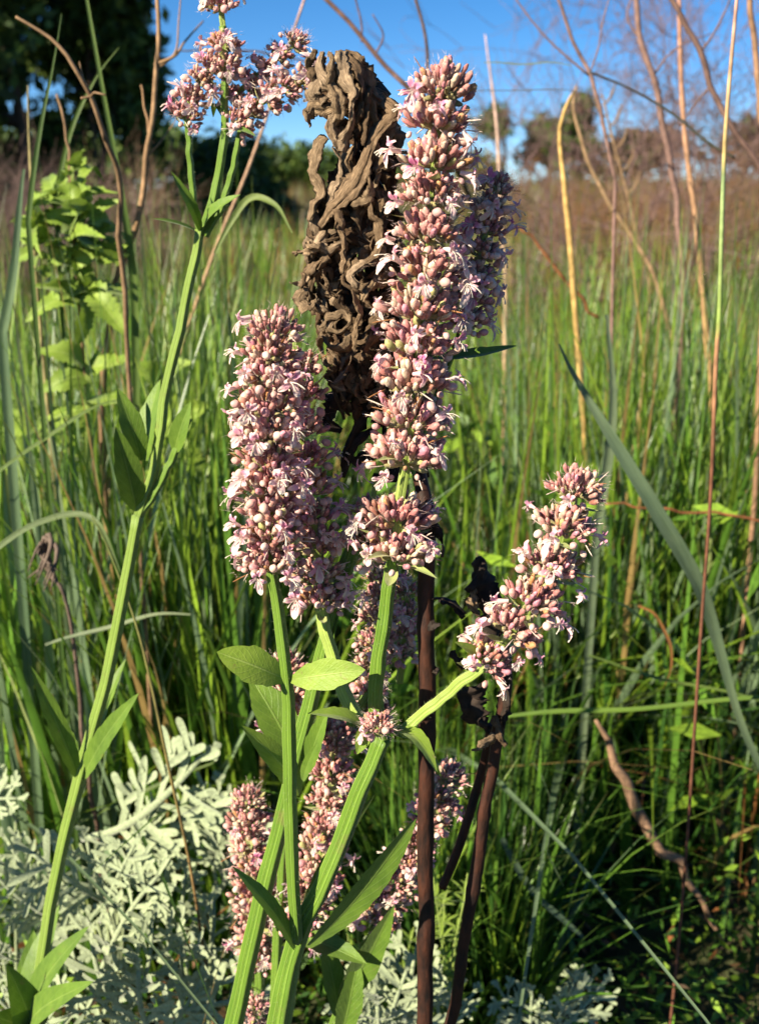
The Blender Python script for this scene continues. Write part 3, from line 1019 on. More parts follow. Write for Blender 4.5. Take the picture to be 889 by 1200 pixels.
leaf(A, (462, 662, Y0 - 0.002), (512, 678, Y0 - 0.02), (0.1, -0.5, 1), 12, 'bract', bend=0.1, fold=0.3, teeth=0)
leaf(A, (462, 660, Y0 - 0.002), (430, 655, Y0 - 0.03), (0.1, -0.5, 1), 14, 'bract', bend=0.12, fold=0.3, teeth=0)
leaf(A, (474, 545, Y0 - 0.003), (508, 549, Y0 - 0.02), (0.1, -0.6, 1), 10, 'bract', bend=0.1, fold=0.3, teeth=0)
leaf(A, (474, 545, Y0 - 0.003), (440, 540, Y0 - 0.025), (0.1, -0.6, 1), 10, 'bract', bend=0.12, fold=0.3, teeth=0)
leaf(A, (570, 778, Y0 - 0.016), (532, 752, Y0 - 0.03), (0.3, -0.7, 0.7), 16, 'pale_leaf', bend=0.08, fold=0.3, teeth=0)
leaf(A, (505, 420, Y0 + 0.028), (606, 405, Y0 + 0.033), (0.05, -0.25, 1), 30, bend=-0.04, fold=0.25, teeth=12)
# shaded spike behind the tall one, carried on its own branch of the same stem
stem(A, [(478, 560, Y0 + 0.02), (510, 470, Y0 + 0.035), (541, 385, Y0 + 0.030)], [5.5, 5, 4.5], name='branch')
flower_spike(A, PP([(541, 385, Y0 + 0.030), (560, 310, Y0 + 0.030), (572, 255, Y0 + 0.030), (582, 218, Y0 + 0.030)]), [0.06, 0.22, 0.38, 0.54, 0.7, 0.85, 0.98], lambda t: 0.0155 - 0.003 * t, 36, 0.003, n_cal=24, n_bud=14, n_fl=4)

# ---- the stem crossing behind it, with its half hidden spikes
B = Thing('flowering_herb', ground_under(240, 1300, 0.63), 'pink flowering herb leaning behind the tallest one, thick green stem bare below', 'flowering plant', 'pink flowering herbs')
YB = 0.635
stem(B, [(268, 1225, YB), (300, 1080, YB), (335, 940, YB), (362, 830, YB), (385, 740, YB), (412, 650, YB), (430, 600, YB)], [12, 12, 11.5, 11, 10, 9, 8], to_ground=True)
flower_spike(B, PP([(425, 640, YB), (436, 590, YB), (440, 560, YB)]), [0.1, 0.5], lambda t: 0.014, 41, 0.003, n_cal=22, n_bud=9, n_fl=4, tip=False)
stem(B, [(410, 850, YB + .02), (432, 810, YB + .03), (440, 780, YB + .03)], [6, 6, 6], name='branch')
flower_spike(B, PP([(432, 870, YB + .03), (437, 780, YB + .035), (443, 720, YB + .035), (450, 670, YB + .035)]), [0.18, 0.32, 0.46, 0.6, 0.74, 0.86, 0.97], lambda t: 0.0135, 42, 0.003, n_cal=28, n_bud=9, n_fl=3)
flower_spike(B, PP([(468, 800, YB + .05), (474, 730, YB + .05), (478, 680, YB + .05)]), [0.3, 0.5, 0.7, 0.9], lambda t: 0.0115, 43, 0.003, n_cal=20, n_bud=8, n_fl=2)
leaf(B, (352, 930, YB), (283, 850, YB - 0.02), (0.5, -0.7, 0.6), 34, 'pale_leaf', bend=0.08, fold=0.2, teeth=14)
leaf(B, (352, 900, YB + .02), (292, 790, YB + .05), (0.4, -0.8, 0.3), 50, bend=0.08, fold=0.2, teeth=14)
leaf(B, (360, 905, YB), (385, 830, YB - 0.01), (-0.4, -0.8, 0.3), 26, bend=0.05, fold=0.35, teeth=14)
leaf(B, (385, 770, YB), (425, 600, YB + 0.01), (-0.6, -0.6, 0.2), 24, bend=0.05, fold=0.25, teeth=10)
leaf(B, (355, 915, YB - .01), (372, 870, YB - 0.02), (-0.4, -0.8, 0.3), 14, bend=0.05, fold=0.35, teeth=0)


def low_herb(label, spts, whorls, R, seed, stempx, rp, leaves=(), n_fl=3, n_bud=9, n_cal=26, small=1.0):
    Ys = spts[0][2]
    th = Thing('flowering_herb', ground_under(stempx[0][0], 1300, Ys), label, 'flowering plant', 'pink flowering herbs')
    stem(th, stempx, rp, to_ground=True)
    flower_spike(th, PP(spts), whorls, R, seed, 0.003, n_cal=n_cal, n_bud=n_bud, n_fl=n_fl, small=small)
    for lf in leaves:
        leaf(th, *lf[0], **lf[1])
    return th


W8 = [0.04, 0.17, 0.30, 0.43, 0.56, 0.69, 0.82, 0.95]
low_herb('low pink flower spike standing among the silver leaves', [(303, 1125, .74), (300, 1040, .74), (292, 980, .74), (291, 930, .74)], W8, lambda t: 0.0215 - 0.004 * t, 51,
         [(305, 1225, .74), (304, 1170, .74), (303, 1120, .74)], [6, 6, 6])
low_herb('short pink flower head at the foot of the silver leaves', [(300, 1212, .70), (299, 1190, .70), (298, 1178, .70)], [0.1, 0.9], lambda t: 0.013, 52,
         [(302, 1240, .70), (300, 1205, .70)], [6, 6])
low_herb('half shaded pink flower spike behind the forked stem of the tallest herb', [(352, 1090, .70), (372, 1020, .70), (384, 950, .70), (392, 862, .70)], W8 + [1.0], lambda t: 0.0215 - 0.005 * t, 53,
         [(330, 1225, .70), (343, 1150, .70), (352, 1088, .70)], [7, 7, 6],
         [(((352, 1100, .69), (430, 1130, .66), (0.3, -0.6, 0.8), 30), dict(bend=0.1, fold=0.35))], n_cal=32)
low_herb('slanting pink flower spike whose buds hang against the dark dead stem', [(440, 1085, .70), (470, 1030, .70), (498, 970, .70), (530, 902, .70)], W8, lambda t: 0.0165, 54,
         [(385, 1225, .70), (405, 1160, .70), (440, 1085, .70)], [7, 7, 6],
         [(((400, 1170, .69), (462, 1060, .67), (0.2, -0.9, 0.4), 36), dict(bend=0.05, fold=0.35)),
          (((395, 1190, .685), (372, 1080, .69), (0.6, -0.8, 0.3), 30), dict(bend=0.06, fold=0.25)),
          (((400, 1215, .67), (420, 1120, .68), (0.1, -0.9, 0.2), 32), dict(bend=0.05, fold=0.35))], n_bud=13)
low_herb('small pink flower head peeping out behind the paired leaves', [(338, 850, .70), (337, 810, .70), (335, 775, .70)], [0.1, 0.45, 0.9], lambda t: 0.0155, 55,
         [(318, 1225, .70), (332, 1000, .70), (338, 850, .70)], [6, 6, 5])

# ---- the second tall herb standing to one side, its spikes against the sky
YL = 0.78
Lh = Thing('flowering_herb', ground_under(40, 1300, YL), 'tall pink flowering herb beside the dark tree, four pale spikes against the sky', 'flowering plant', 'pink flowering herbs')
stem(Lh, [(45, 1150, YL), (70, 1010, YL), (95, 910, YL), (130, 770, YL), (163, 605, YL)], [7, 7.6, 8, 7.3, 6.6], to_ground=True, mat='side_stem')
stem(Lh, [(163, 605, YL), (178, 560, YL), (186, 515, YL), (205, 410, YL), (237, 268, YL)], [6.5, 6, 6, 5.8, 5.4], mat='side_stem')
stem(Lh, [(163, 602, YL), (185, 572, YL), (205, 530, YL), (222, 490, YL)], [5, 5, 4.5, 3.5], name='branch')
stem(Lh, [(236, 275, YL), (252, 225, YL), (262, 170, YL), (263, 110, YL), (262, 30, YL)], [6, 5.5, 5, 4.5, 4], name='branch')
stem(Lh, [(236, 275, YL), (228, 240, YL), (222, 180, YL), (219, 130, YL)], [4.5, 4, 4, 3.5], name='branch')
stem(Lh, [(240, 275, YL), (262, 235, YL), (276, 185, YL), (282, 150, YL)], [5, 4.5, 4, 3.5], name='branch')
flower_spike(Lh, PP([(263, 80, YL), (262, 40, YL), (258, 0, YL), (255, -40, YL)]), [0.0, 0.24, 0.62, 0.95], lambda t: 0.0142, 61, 0.003, n_cal=24, n_bud=11, n_fl=4)
flower_spike(Lh, PP([(217, 135, YL), (230, 105, YL), (250, 75, YL)]), [0.0, 0.3, 0.65, 0.95], lambda t: 0.0122, 62, 0.003, n_cal=22, n_bud=10, n_fl=3)
flower_spike(Lh, PP([(280, 145, YL), (305, 122, YL), (335, 105, YL), (374, 90, YL)]), [0.0, 0.2, 0.42, 0.64, 0.85, 1.0], lambda t: 0.0122, 63, 0.003, n_cal=22, n_bud=10, n_fl=3)
flower_spike(Lh, PP([(272, 115, YL + .02), (300, 90, YL + .02), (348, 50, YL + .02)]), [0.0, 0.25, 0.5, 0.75, 0.98], lambda t: 0.0122, 64, 0.003, n_cal=22, n_bud=10, n_fl=3)
leaf(Lh, (160, 598, YL), (136, 500, YL - .02), (0.4, -0.9, 0.2), 34, bend=0.05, fold=0.25, teeth=12)
leaf(Lh, (165, 540, YL), (138, 455, YL), (0.5, -0.8, 0.2), 30, bend=0.07, fold=0.25, teeth=12)
leaf(Lh, (172, 540, YL), (188, 445, YL + .02), (-0.5, -0.8, 0.2), 30, bend=0.07, fold=0.25, teeth=12)
leaf(Lh, (205, 530, YL), (224, 470, YL - .01), (-0.3, -0.9, 0.2), 24, bend=0.05, fold=0.25, teeth=10)
leaf(Lh, (92, 912, YL), (36, 780, YL - .02), (0.5, -0.8, 0.2), 24, bend=0.06, fold=0.25, teeth=14)
leaf(Lh, (98, 912, YL), (163, 812, YL - .03), (-0.4, -0.8, 0.4), 28, bend=0.05, fold=0.25, teeth=14)
leaf(Lh, (100, 905, YL), (148, 772, YL + .03), (-0.5, -0.6, 0.4), 26, bend=0.05, fold=0.25, teeth=14)
leaf(Lh, (90, 905, YL), (60, 830, YL + .03), (0.5, -0.6, 0.3), 24, bend=0.05, fold=0.25, teeth=14)
leaf(Lh, (235, 272, YL), (200, 200, YL - .02), (0.4, -0.8, 0.2), 14, bend=0.12, fold=0.35, teeth=8)
leaf(Lh, (238, 272, YL), (282, 228, YL - .02), (-0.4, -0.6, 0.6), 20, bend=0.12, fold=0.35, teeth=8)
leaf(Lh, (240, 270, YL), (272, 240, YL + .02), (-0.4, -0.5, 0.6), 20, bend=0.15, fold=0.35, teeth=8)
leaf(Lh, (232, 272, YL), (178, 256, YL - .02), (0, -0.6, 0.8), 9, bend=0.05, fold=0.35, teeth=0)
leaf(Lh, (263, 155, YL), (300, 160, YL - .02), (0, -0.5, 1), 12, bend=0.1, fold=0.35, teeth=0)
leaf(Lh, (263, 140, YL), (250, 138, YL + .03), (0, -0.5, 1), 12, bend=0.3, fold=0.35, teeth=0)
for k, (tx, ty, w, dy) in enumerate([(8, 1130, 44, -.05), (105, 1085, 44, -.04), (70, 1060, 40, .03), (-10, 1190, 50, -.06), (110, 1150, 40, -.09), (40, 1090, 36, .05)]):
    leaf(Lh, (38, 1215, YL - .01), (tx, ty, YL + dy), ((38 - tx) / 90, -0.6, 0.7), w, bend=0.1, fold=0.2, teeth=10)


# ------------------------------------------------------------------ dead plant with the twisted brown head
BROWNS = np.array([(0.20, 0.135, 0.082), (0.25, 0.175, 0.108), (0.15, 0.098, 0.058), (0.29, 0.21, 0.14), (0.10, 0.06, 0.034)])


def gnarled_section(r, k=18):
    a = np.arange(k) / k * 2 * math.pi
    ph = r.random(3) * 6.28
    rr = 1 + 0.20 * np.sin(2 * a + ph[0]) + 0.20 * np.sin(3 * a + ph[1]) + 0.17 * np.sin(5 * a + ph[2]) + 0.12 * np.sin(7 * a + ph[0])
    return np.stack([np.cos(a) * rr * 1.15, np.sin(a) * rr * r.uniform(0.25, 0.6)], 1)


def strand_geo(P, rad, seed, n=20, amp=0.0006):
    r = np.random.default_rng(seed)
    pth = lumpy(path(P, n), amp, seed + 5)
    x = np.linspace(0, 1, n)
    prof = np.interp(x, np.linspace(0, 1, len(rad)), rad) * np.interp(x, np.linspace(0, 1, 8), r.uniform(0.72, 1.25, 8))
    sec = gnarled_section(r)
    T, A_, B_ = frames(pth, r.normal(0, 1, 3))
    tw = np.linspace(0, r.uniform(-4.5, 4.5), n)
    A2 = A_ * np.cos(tw)[:, None] + B_ * np.sin(tw)[:, None]
    B2 = B_ * np.cos(tw)[:, None] - A_ * np.sin(tw)[:, None]
    sec = sec * np.ones((n, 1, 1)) * (1 + 0.16 * r.normal(0, 1, (n, len(sec), 1))) * (1 + 0.1 * r.normal(0, 1, (1, len(sec), 1)))
    V = (pth[:, None] + prof[:, None, None] * (sec[:, :, :1] * A2[:, None] + sec[:, :, 1:] * B2[:, None])).reshape(-1, 3)
    k = sec.shape[1]
    i = np.arange(n - 1)[:, None] * k; j = np.arange(k)[None]; j2 = (j + 1) % k
    F = [tuple(f) for f in np.stack([i + j, i + j2, i + k + j2, i + k + j], -1).reshape(-1, 4)]
    F += [tuple(range(k - 1, -1, -1)), tuple(range((n - 1) * k, n * k))]
    sl = np.concatenate([[0], np.cumsum(np.linalg.norm(np.diff(pth, axis=0), axis=1))])
    uv = np.stack([np.tile(np.abs(np.arange(k) / k * 2 - 1) * 2 + r.random() * 5, n), np.repeat(sl * 22, k)], 1)
    return V, F, uv


YD = 0.640
YX = 0.616
D = Thing('dead_plant', ground_under(497, 1290, YX), 'dead dark stem carrying a large brown head of shrivelled twisted leaves', 'dead plant', 'dead plants')
stem(D, [(497, 1225, YX), (498, 1100, YX), (499, 900, YX), (501, 700, YX), (499, 600, YX + .004), (482, 520, YX + .02), (455, 440, YD + .01), (435, 340, YD + .01), (428, 220, YD + .01), (420, 110, YD + .01)], [9, 9, 9.5, 10.5, 10, 9, 8, 7, 6, 5], mat='dark_stem', to_ground=True, sec=C10, n=60, rough=0.0007)
ENV = np.array([(62, 396, 16), (75, 402, 30), (95, 408, 34), (110, 414, 36), (140, 424, 36), (170, 430, 33), (200, 430, 33), (215, 424, 40), (235, 416, 46), (260, 413, 49), (300, 412, 55), (340, 413, 54), (380, 420, 48), (420, 426, 43), (450, 428, 36), (480, 425, 24), (510, 415, 14), (545, 405, 8)], float)


def env(py):
    return np.interp(py, ENV[:, 0], ENV[:, 1]), np.interp(py, ENV[:, 0], ENV[:, 2])


def head_pt(py, phi, f=1.0):
    """point on the head's surface; phi 0 = towards the camera, +90 deg = photo right"""
    cx, hw = env(py)
    p = PX(cx + math.sin(phi) * hw * f, py, YD)
    p[1] -= math.cos(phi) * hw * f * PXM(YD) * 0.8
    return p


def strand(px, rpx, seed, f=None, name='dried_leaf'):
    """px: list of (px, py, dY)"""
    P = np.array([PX(x, y, YD - 0.02 + d) for x, y, d in px])
    V, F, uv = strand_geo(P, [q * 0.92 * PXM(YD) for q in rpx], seed, n=34)
    r = np.random.default_rng(seed)
    D.part(name, V, F, 'dead_leaf', uv, np.tile(BROWNS[r.integers(4)] * r.uniform(0.85, 1.2), (len(V), 1)))


TR = [
    ([(446, 121, .0), (459, 126, -.004), (461, 136, -.006), (450, 146, -.008), (436, 164, -.010), (427, 190, -.010), (415, 217, -.008), (392, 240, -.006), (376, 264, -.004)], [5, 6.5, 6.5, 6, 7, 8, 8, 6, 3]),
    ([(397, 60, .0), (414, 70, .0), (428, 92, .0), (440, 112, .0), (450, 124, .0)], [4, 7, 6, 5, 4]),
    ([(378, 62, -.002), (374, 76, -.004), (380, 92, -.006), (390, 108, -.006), (395, 128, -.006), (388, 150, -.004), (396, 176, -.004)], [3, 5, 5, 5, 6, 6, 4]),
    ([(381, 158, .002), (371, 180, .002), (368, 204, .002), (377, 222, .002), (367, 240, .0), (364, 258, .0)], [4, 5, 4.5, 5, 6, 3]),
    ([(394, 174, .0), (400, 192, .0), (396, 210, .0), (388, 222, .0), (384, 240, .0)], [4, 4.5, 4.5, 5, 4]),
    ([(392, 128, -.002), (378, 126, -.002), (366, 126, -.002), (361, 137, -.002), (364, 149, -.002)], [5, 5, 5.5, 6, 2]),
    ([(386, 88, -.002), (374, 98, -.002), (366, 108, -.002), (374, 118, -.002), (384, 114, -.002)], [4, 5, 5, 4.5, 3]),
    ([(398, 62, -.008), (402, 84, -.010), (410, 104, -.012), (412, 130, -.012), (408, 158, -.010), (400, 178, -.008)], [4, 5.5, 5, 5.5, 5, 3]),
    ([(404, 62, -.006), (418, 84, -.009), (424, 108, -.010), (420, 132, -.010), (414, 146, -.008)], [4, 5, 5, 5, 3]),
    ([(424, 96, -.004), (429, 122, -.008), (428, 146, -.010), (424, 170, -.010)], [4, 4, 4, 3]),
    ([(430, 98, -.002), (436, 122, -.004), (440, 144, -.006), (434, 160, -.006)], [3, 4, 4, 3]),
    ([(388, 60, -.006), (390, 78, -.010), (386, 96, -.010), (394, 112, -.012), (398, 140, -.010)], [3, 4.5, 4, 5, 3]),
    ([(370, 60, .0), (362, 74, .002), (366, 90, .002), (372, 106, .0)], [2, 4, 4, 3]),
    ([(430, 205, -.012), (434, 222, -.014), (428, 234, -.014), (414, 238, -.012)], [4, 5, 5, 3]),
    ([(440, 168, -.006), (444, 186, -.008), (441, 204, -.008), (442, 216, -.008)], [2, 5, 7, 3]),
    ([(450, 166, .0), (454, 184, .0), (456, 200, .0)], [3, 4, 2]),
    ([(448, 222, -.004), (452, 244, -.006), (446, 262, -.008), (450, 284, -.006)], [4, 6, 5, 3]),
    ([(430, 236, -.012), (438, 254, -.014), (444, 270, -.012), (438, 300, -.014), (420, 312, -.016)], [4, 5, 5, 5, 3]),
    ([(394, 248, -.010), (400, 270, -.012), (404, 296, -.014), (398, 320, -.014)], [4, 5, 5, 3]),
    ([(452, 290, -.006), (440, 304, -.012), (424, 312, -.016), (414, 322, -.018), (416, 338, -.018)], [3, 5, 6, 6, 4]),
    ([(455, 306, -.004), (448, 324, -.008), (434, 336, -.012), (424, 352, -.014)], [2, 5, 7, 4]),
    ([(374, 286, -.004), (362, 292, -.002), (350, 296, .0), (340, 298, .0)], [5, 5, 4, 1]),
    ([(386, 302, -.008), (372, 310, -.006), (360, 322, -.002), (354, 336, .0)], [4, 7, 6, 3]),
    ([(364, 318, -.002), (352, 332, .0), (340, 330, .0)], [4, 3, 1]),
    ([(356, 336, .0), (352, 352, .0), (360, 362, .0), (367, 352, .0)], [4, 5, 5, 2]),
    ([(378, 318, -.010), (384, 336, -.012), (388, 350, -.012)], [4, 6, 3]),
    ([(412, 340, -.016), (420, 362, -.018), (416, 388, -.018), (412, 410, -.016)], [3, 6, 6, 4]),
    ([(376, 382, -.006), (388, 372, -.012), (404, 366, -.014), (412, 374, -.014), (400, 386, -.014), (384, 388, -.010)], [3, 4, 4, 4, 4, 3]),
    ([(378, 392, -.008), (390, 408, -.012), (404, 404, -.014), (410, 388, -.014)], [4, 5, 5, 3]),
    ([(450, 372, -.006), (442, 390, -.010), (430, 408, -.012), (418, 424, -.012)], [3, 4, 5, 3]),
    ([(456, 376, -.004), (450, 402, -.006), (440, 430, -.006), (428, 452, -.006)], [3, 5, 5, 2]),
    ([(412, 418, -.014), (406, 434, -.014), (396, 446, -.012), (402, 450, -.012)], [3, 3, 6, 4]),
]
for k, (p, rr) in enumerate(TR):
    strand(p, rr, 300 + k)
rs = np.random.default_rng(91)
for a0, a1 in ((95, 205), (200, 470)):       # added near-black core, coloured as the shade between the strands
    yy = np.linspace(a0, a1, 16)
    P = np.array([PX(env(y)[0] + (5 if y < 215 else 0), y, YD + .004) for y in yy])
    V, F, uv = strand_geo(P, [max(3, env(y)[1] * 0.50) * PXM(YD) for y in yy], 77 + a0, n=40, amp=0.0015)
    D.part('shade_core', V, F, 'near_black', uv)
for k in range(255):                         # many smaller curled leaves packed round the head
    py = rs.choice([rs.uniform(66, 210), rs.uniform(215, 460), rs.uniform(215, 460), rs.uniform(215, 460)])
    phi = rs.uniform(-1.75, 1.75)
    lnp = rs.uniform(24, 58) * (1.15 if py < 210 else 1)
    f0 = rs.uniform(0.55, 0.95)
    m = 6
    sw = rs.choice([-1, 1]) * rs.uniform(0.2, 1.5) * (0.5 if py < 210 else 1)
    curl = rs.uniform(0.0, 0.30)
    pts = []
    for q in range(m):
        t = q / (m - 1)
        pts.append(head_pt(min(py + lnp * (t - 0.25 * t * t * (rs.random() < 0.5)), 520), phi + sw * t * (1 - 0.55 * t) + 0.12 * rs.normal(), f0 + curl * math.sin(t * 3.0)))
    if rs.random() < 0.45:
        pts[-1] = pts[-2] + (pts[-2] - pts[-3]) * 0.3 + np.array([rs.normal(0, .004), rs.uniform(-.006, 0), rs.uniform(0, .006)])
    rp = rs.uniform(2.4, 5.4)
    V, F, uv = strand_geo(np.array(pts), [rp * q * PXM(YD) for q in (0.6, 1.0, 1.1, 0.9, rs.uniform(0.25, 0.9))], 900 + k, n=18, amp=0.0007)
    D.part('dried_leaf', V, F, 'dead_leaf', uv, np.tile(BROWNS[rs.integers(5)] * rs.uniform(0.7, 1.15), (len(V), 1)))
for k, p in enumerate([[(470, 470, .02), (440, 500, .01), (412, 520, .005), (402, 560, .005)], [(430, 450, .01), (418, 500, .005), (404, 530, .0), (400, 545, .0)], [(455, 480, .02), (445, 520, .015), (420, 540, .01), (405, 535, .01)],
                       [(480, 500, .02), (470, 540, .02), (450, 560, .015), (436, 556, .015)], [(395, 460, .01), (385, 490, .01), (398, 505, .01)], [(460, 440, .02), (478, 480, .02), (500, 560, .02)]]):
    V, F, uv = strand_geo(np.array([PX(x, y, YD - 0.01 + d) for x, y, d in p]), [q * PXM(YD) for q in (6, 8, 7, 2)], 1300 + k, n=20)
    D.part('dried_leaf', V, F, 'near_black', uv)
# small stubs and torn leaf stalks on the dark stem
for k, p in enumerate([[(508, 605, .0), (514, 625, -.005), (519, 640, -.005), (518, 652, -.006)], [(508, 703, .0), (522, 702, -.004), (535, 710, -.006), (546, 720, -.006)], [(503, 735, -.01), (512, 732, -.014)], [(508, 785, .0), (511, 790, -.01)]]):
    V, F, uv = strand_geo(np.array([PX(x, y, YX + d) for x, y, d in p]), [q * PXM(YD) for q in (4, 3.5, 3, 1.5)], 1350 + k, n=14)
    D.part('leaf_stalk', V, F, 'near_black', uv)

# ---- second dead plant: thin dark stem with seed pods, their shade put into a black colour
YE = 0.638
E = Thing('dead_plant', ground_under(525, 1290, YE), 'thin dead reddish brown stem with shrivelled seed pods coloured black as if in shade', 'dead plant', 'dead plants')
stem(E, [(522, 1225, YE), (545, 1100, YE), (560, 1000, YE), (578, 890, YE), (592, 800, YE), (585, 720, YE)], [6.5, 6.5, 7.5, 7, 7, 5], mat='dark_stem', to_ground=True, sec=C10, rough=0.0008)
stem(E, [(518, 1040, YE + .02), (540, 985, YE + .02), (565, 900, YE + .02), (575, 850, YE + .01)], [5, 5.5, 5.5, 5], mat='dark_stem', name='branch', sec=C8)
for k, (p, rr, mt) in enumerate([
        ([(563, 650, 0), (561, 672, 0), (566, 695, 0), (572, 722, 0)], [5, 15, 17, 6], 'near_black'),
        ([(556, 690, -.008), (553, 705, -.01), (560, 720, -.008)], [3, 6, 3], 'dead_leaf'),
        ([(566, 800, 0), (552, 815, 0), (556, 838, 0), (572, 856, 0)], [6, 14, 16, 7], 'near_black'),
        ([(585, 790, 0), (592, 815, 0), (588, 850, 0)], [6, 12, 8], 'near_black'),
        ([(590, 800, -.004), (578, 790, -.01), (566, 786, -.012), (556, 788, -.012)], [4, 4, 4, 2], 'dead_leaf'),
        ([(584, 860, -.004), (570, 868, -.01), (560, 876, -.012), (553, 880, -.012)], [6, 6, 4, 1], 'dead_leaf'),
        ([(580, 840, -.006), (584, 858, -.008), (592, 874, -.008)], [5, 5, 3], 'dead_leaf'),
        ([(545, 722, 0), (532, 708, 0), (514, 704, 0)], [3, 4, 4], 'near_black'),
        ([(572, 720, 0), (580, 760, 0), (586, 800, 0)], [6, 6, 6], 'near_black'),
        ([(530, 762, 0), (536, 776, 0), (556, 782, 0)], [2, 4, 4], 'near_black')]):
    V, F, uv = strand_geo(np.array([PX(x, y, YE - .005 + d) for x, y, d in p]), [q * PXM(YE) for q in rr], 1400 + k, n=22)
    E.part('seed_pod' if k in (0, 2, 3) else 'dried_leaf', V, F, mt, uv, np.tile(BROWNS[k % 4], (len(V), 1)))


# ------------------------------------------------------------------ silver-leaved plants
def silver_leaf_geo(seed, L=0.12):
    """twice-lobed felted leaf: rachis with blunt fingers; +X along, +Z upper side"""
    r = np.random.default_rng(seed)
    parts = []

    def finger(a, b, w):
        # one flat, slightly cupped blunt lobe
        d = b - a
        ln = np.linalg.norm(d)
        x = d / ln
        nz = unit(np.array([r.normal(0, .22), r.normal(0, .22), 1.0]))
        nz = unit(nz - x * x.dot(nz))
        sd = np.cross(nz, x)
        sag = r.normal(0, 0.07) * ln
        cup = r.uniform(-0.1, 0.5)
        V = []
        tt = (0, 0.2, 0.42, 0.65, 0.84, 0.95, 1.0)
        for t, q in zip(tt, (0.55, 0.7, 0.88, 1.0, 0.95, 0.70, 0.25)):
            for e in (-1, -0.5, 0, 0.5, 1):
                V.append(a + d * t + nz * (sag * math.sin(3 * t) + cup * w * q * e * e) + sd * e * w * q)
        F = [(i * 5 + k, i * 5 + k + 1, i * 5 + k + 6, i * 5 + k + 5) for i in range(6) for k in range(4)]
        return np.array(V), F

    n = 5
    curve = r.uniform(-0.3, 0.3)
    ax = lambda t: np.array([L * t, L * curve * t * t, L * (0.12 * math.sin(2.5 * t))])
    rach = path(np.array([ax(t) for t in np.linspace(-0.35, 1, 7)]), 14)
    V, F, _ = sweep(rach, [0.0017, 0.0019, 0.0017, 0.0014], C6, hint=(0, 0, 1), flat=2.0)
    parts.append((V, F))
    for i in range(n):
        t = 0.12 + 0.88 * i / (n - 1)
        for sgn in (-1, 1):
            if i == n - 1 and sgn == 1:
                continue
            p = ax(t)
            ln = L * 0.50 * math.sin(math.pi * (0.22 + 0.62 * t)) * r.uniform(0.8, 1.15)
            ang = math.radians(r.uniform(38, 58)) * sgn if i < n - 1 else 0
            d = np.array([math.cos(ang), math.sin(ang), r.uniform(-0.05, 0.22)])
            e = p + d * ln
            parts.append(finger(p, e, 0.0044))
            for q, (tt, s2) in enumerate([(0.42, 1), (0.55, -1), (0.75, 1)]):
                a2 = ang + s2 * math.radians(r.uniform(32, 50))
                d2 = np.array([math.cos(a2), math.sin(a2), r.uniform(-0.05, 0.28)])
                b0 = p + d * ln * tt
                parts.append(finger(b0, b0 + d2 * ln * r.uniform(0.30, 0.52), 0.0036))
    V, F, _ = merge(parts)
    return V, F


SIL = []
for s in range(6):
    V, F = silver_leaf_geo(700 + s)
    c = np.array([0.31, 0.365, 0.22]) * (0.95 + 0.1 * np.random.default_rng(s).random((len(V), 1)))
    SIL.append(make_mesh('leaf', V, F, 'silver', col=c))


def silver_plant(pos, label, leaves, seed):
    """leaves: list of ((px,py,Y) base, (px,py,Y) tip)"""
    r = np.random.default_rng(seed)
    th = Thing('silver_plant', pos, label, 'plant', 'silver leaved plants')
    b = np.array(pos)
    for (p0, p1) in leaves:
        a, e = PX(*p0), PX(*p1)
        d = e - a
        L = np.linalg.norm(d)
        nrm = unit(np.array([r.normal(0, .4), -0.8, 0.7]))
        x = d / L
        z = unit(nrm - x * x.dot(nrm))
        R = np.stack([x, np.cross(z, x), z], 1)
        s = L / 0.12
        th.piece('leaf', SIL[r.integers(6)], a, R, (s, s, s), th.o)
        st = path(np.array([b + r.normal(0, .004, 3), (b + a) / 2 + np.array([0, 0.01, 0.01]), a - x * L * 0.3]), 8)
        V, F, uv = sweep(st, [0.0028, 0.0022, 0.0019], C6)
        th.part('leaf_stalk', V, F, 'silver', col=np.tile((0.26, 0.31, 0.16), (len(V), 1)))


YS = 0.98
silver_plant(ground_under(150, 1330, YS), 'big silvery grey plant with feathery lobed leaves beside the low flower spikes',
             [((115, 1052, .93), (28, 1005, .90)), ((120, 1060, .95), (100, 985, .95)), ((125, 1060, .93), (160, 985, .93)), ((130, 1110, .90), (185, 1020, .92)), ((140, 1180, .88), (110, 1085, .86)),
              ((160, 1170, .86), (200, 1085, .88)), ((150, 1200, .84), (95, 1150, .82)), ((130, 1120, .96), (60, 1060, .98)),
              ((180, 1215, .82), (165, 1130, .80)), ((130, 1215, .84), (60, 1180, .86)), ((200, 1215, .84), (235, 1150, .84))], 1)
silver_plant(ground_under(240, 1310, YS), 'silvery grey plant with felted leaves pressed behind the lowest flower spike',
             [((215, 1110, .95), (205, 1025, .96)), ((235, 1140, .92), (270, 1060, .94)), ((215, 1165, .90), (240, 1090, .88)), ((195, 1190, .88), (300, 1165, .86)),
              ((250, 1010, 1.02), (245, 925, 1.04)), ((260, 1040, 1.02), (310, 960, 1.0))], 2)
silver_plant(ground_under(130, 1120, 1.1), 'silvery leaf arching over the dark grass gap above the big grey plant',
             [((130, 975, 1.05), (255, 925, 1.02)), ((150, 985, 1.08), (190, 965, 1.06)), ((140, 990, 1.08), (235, 985, 1.05)), ((200, 975, 1.08), (262, 935, 1.06))], 3)
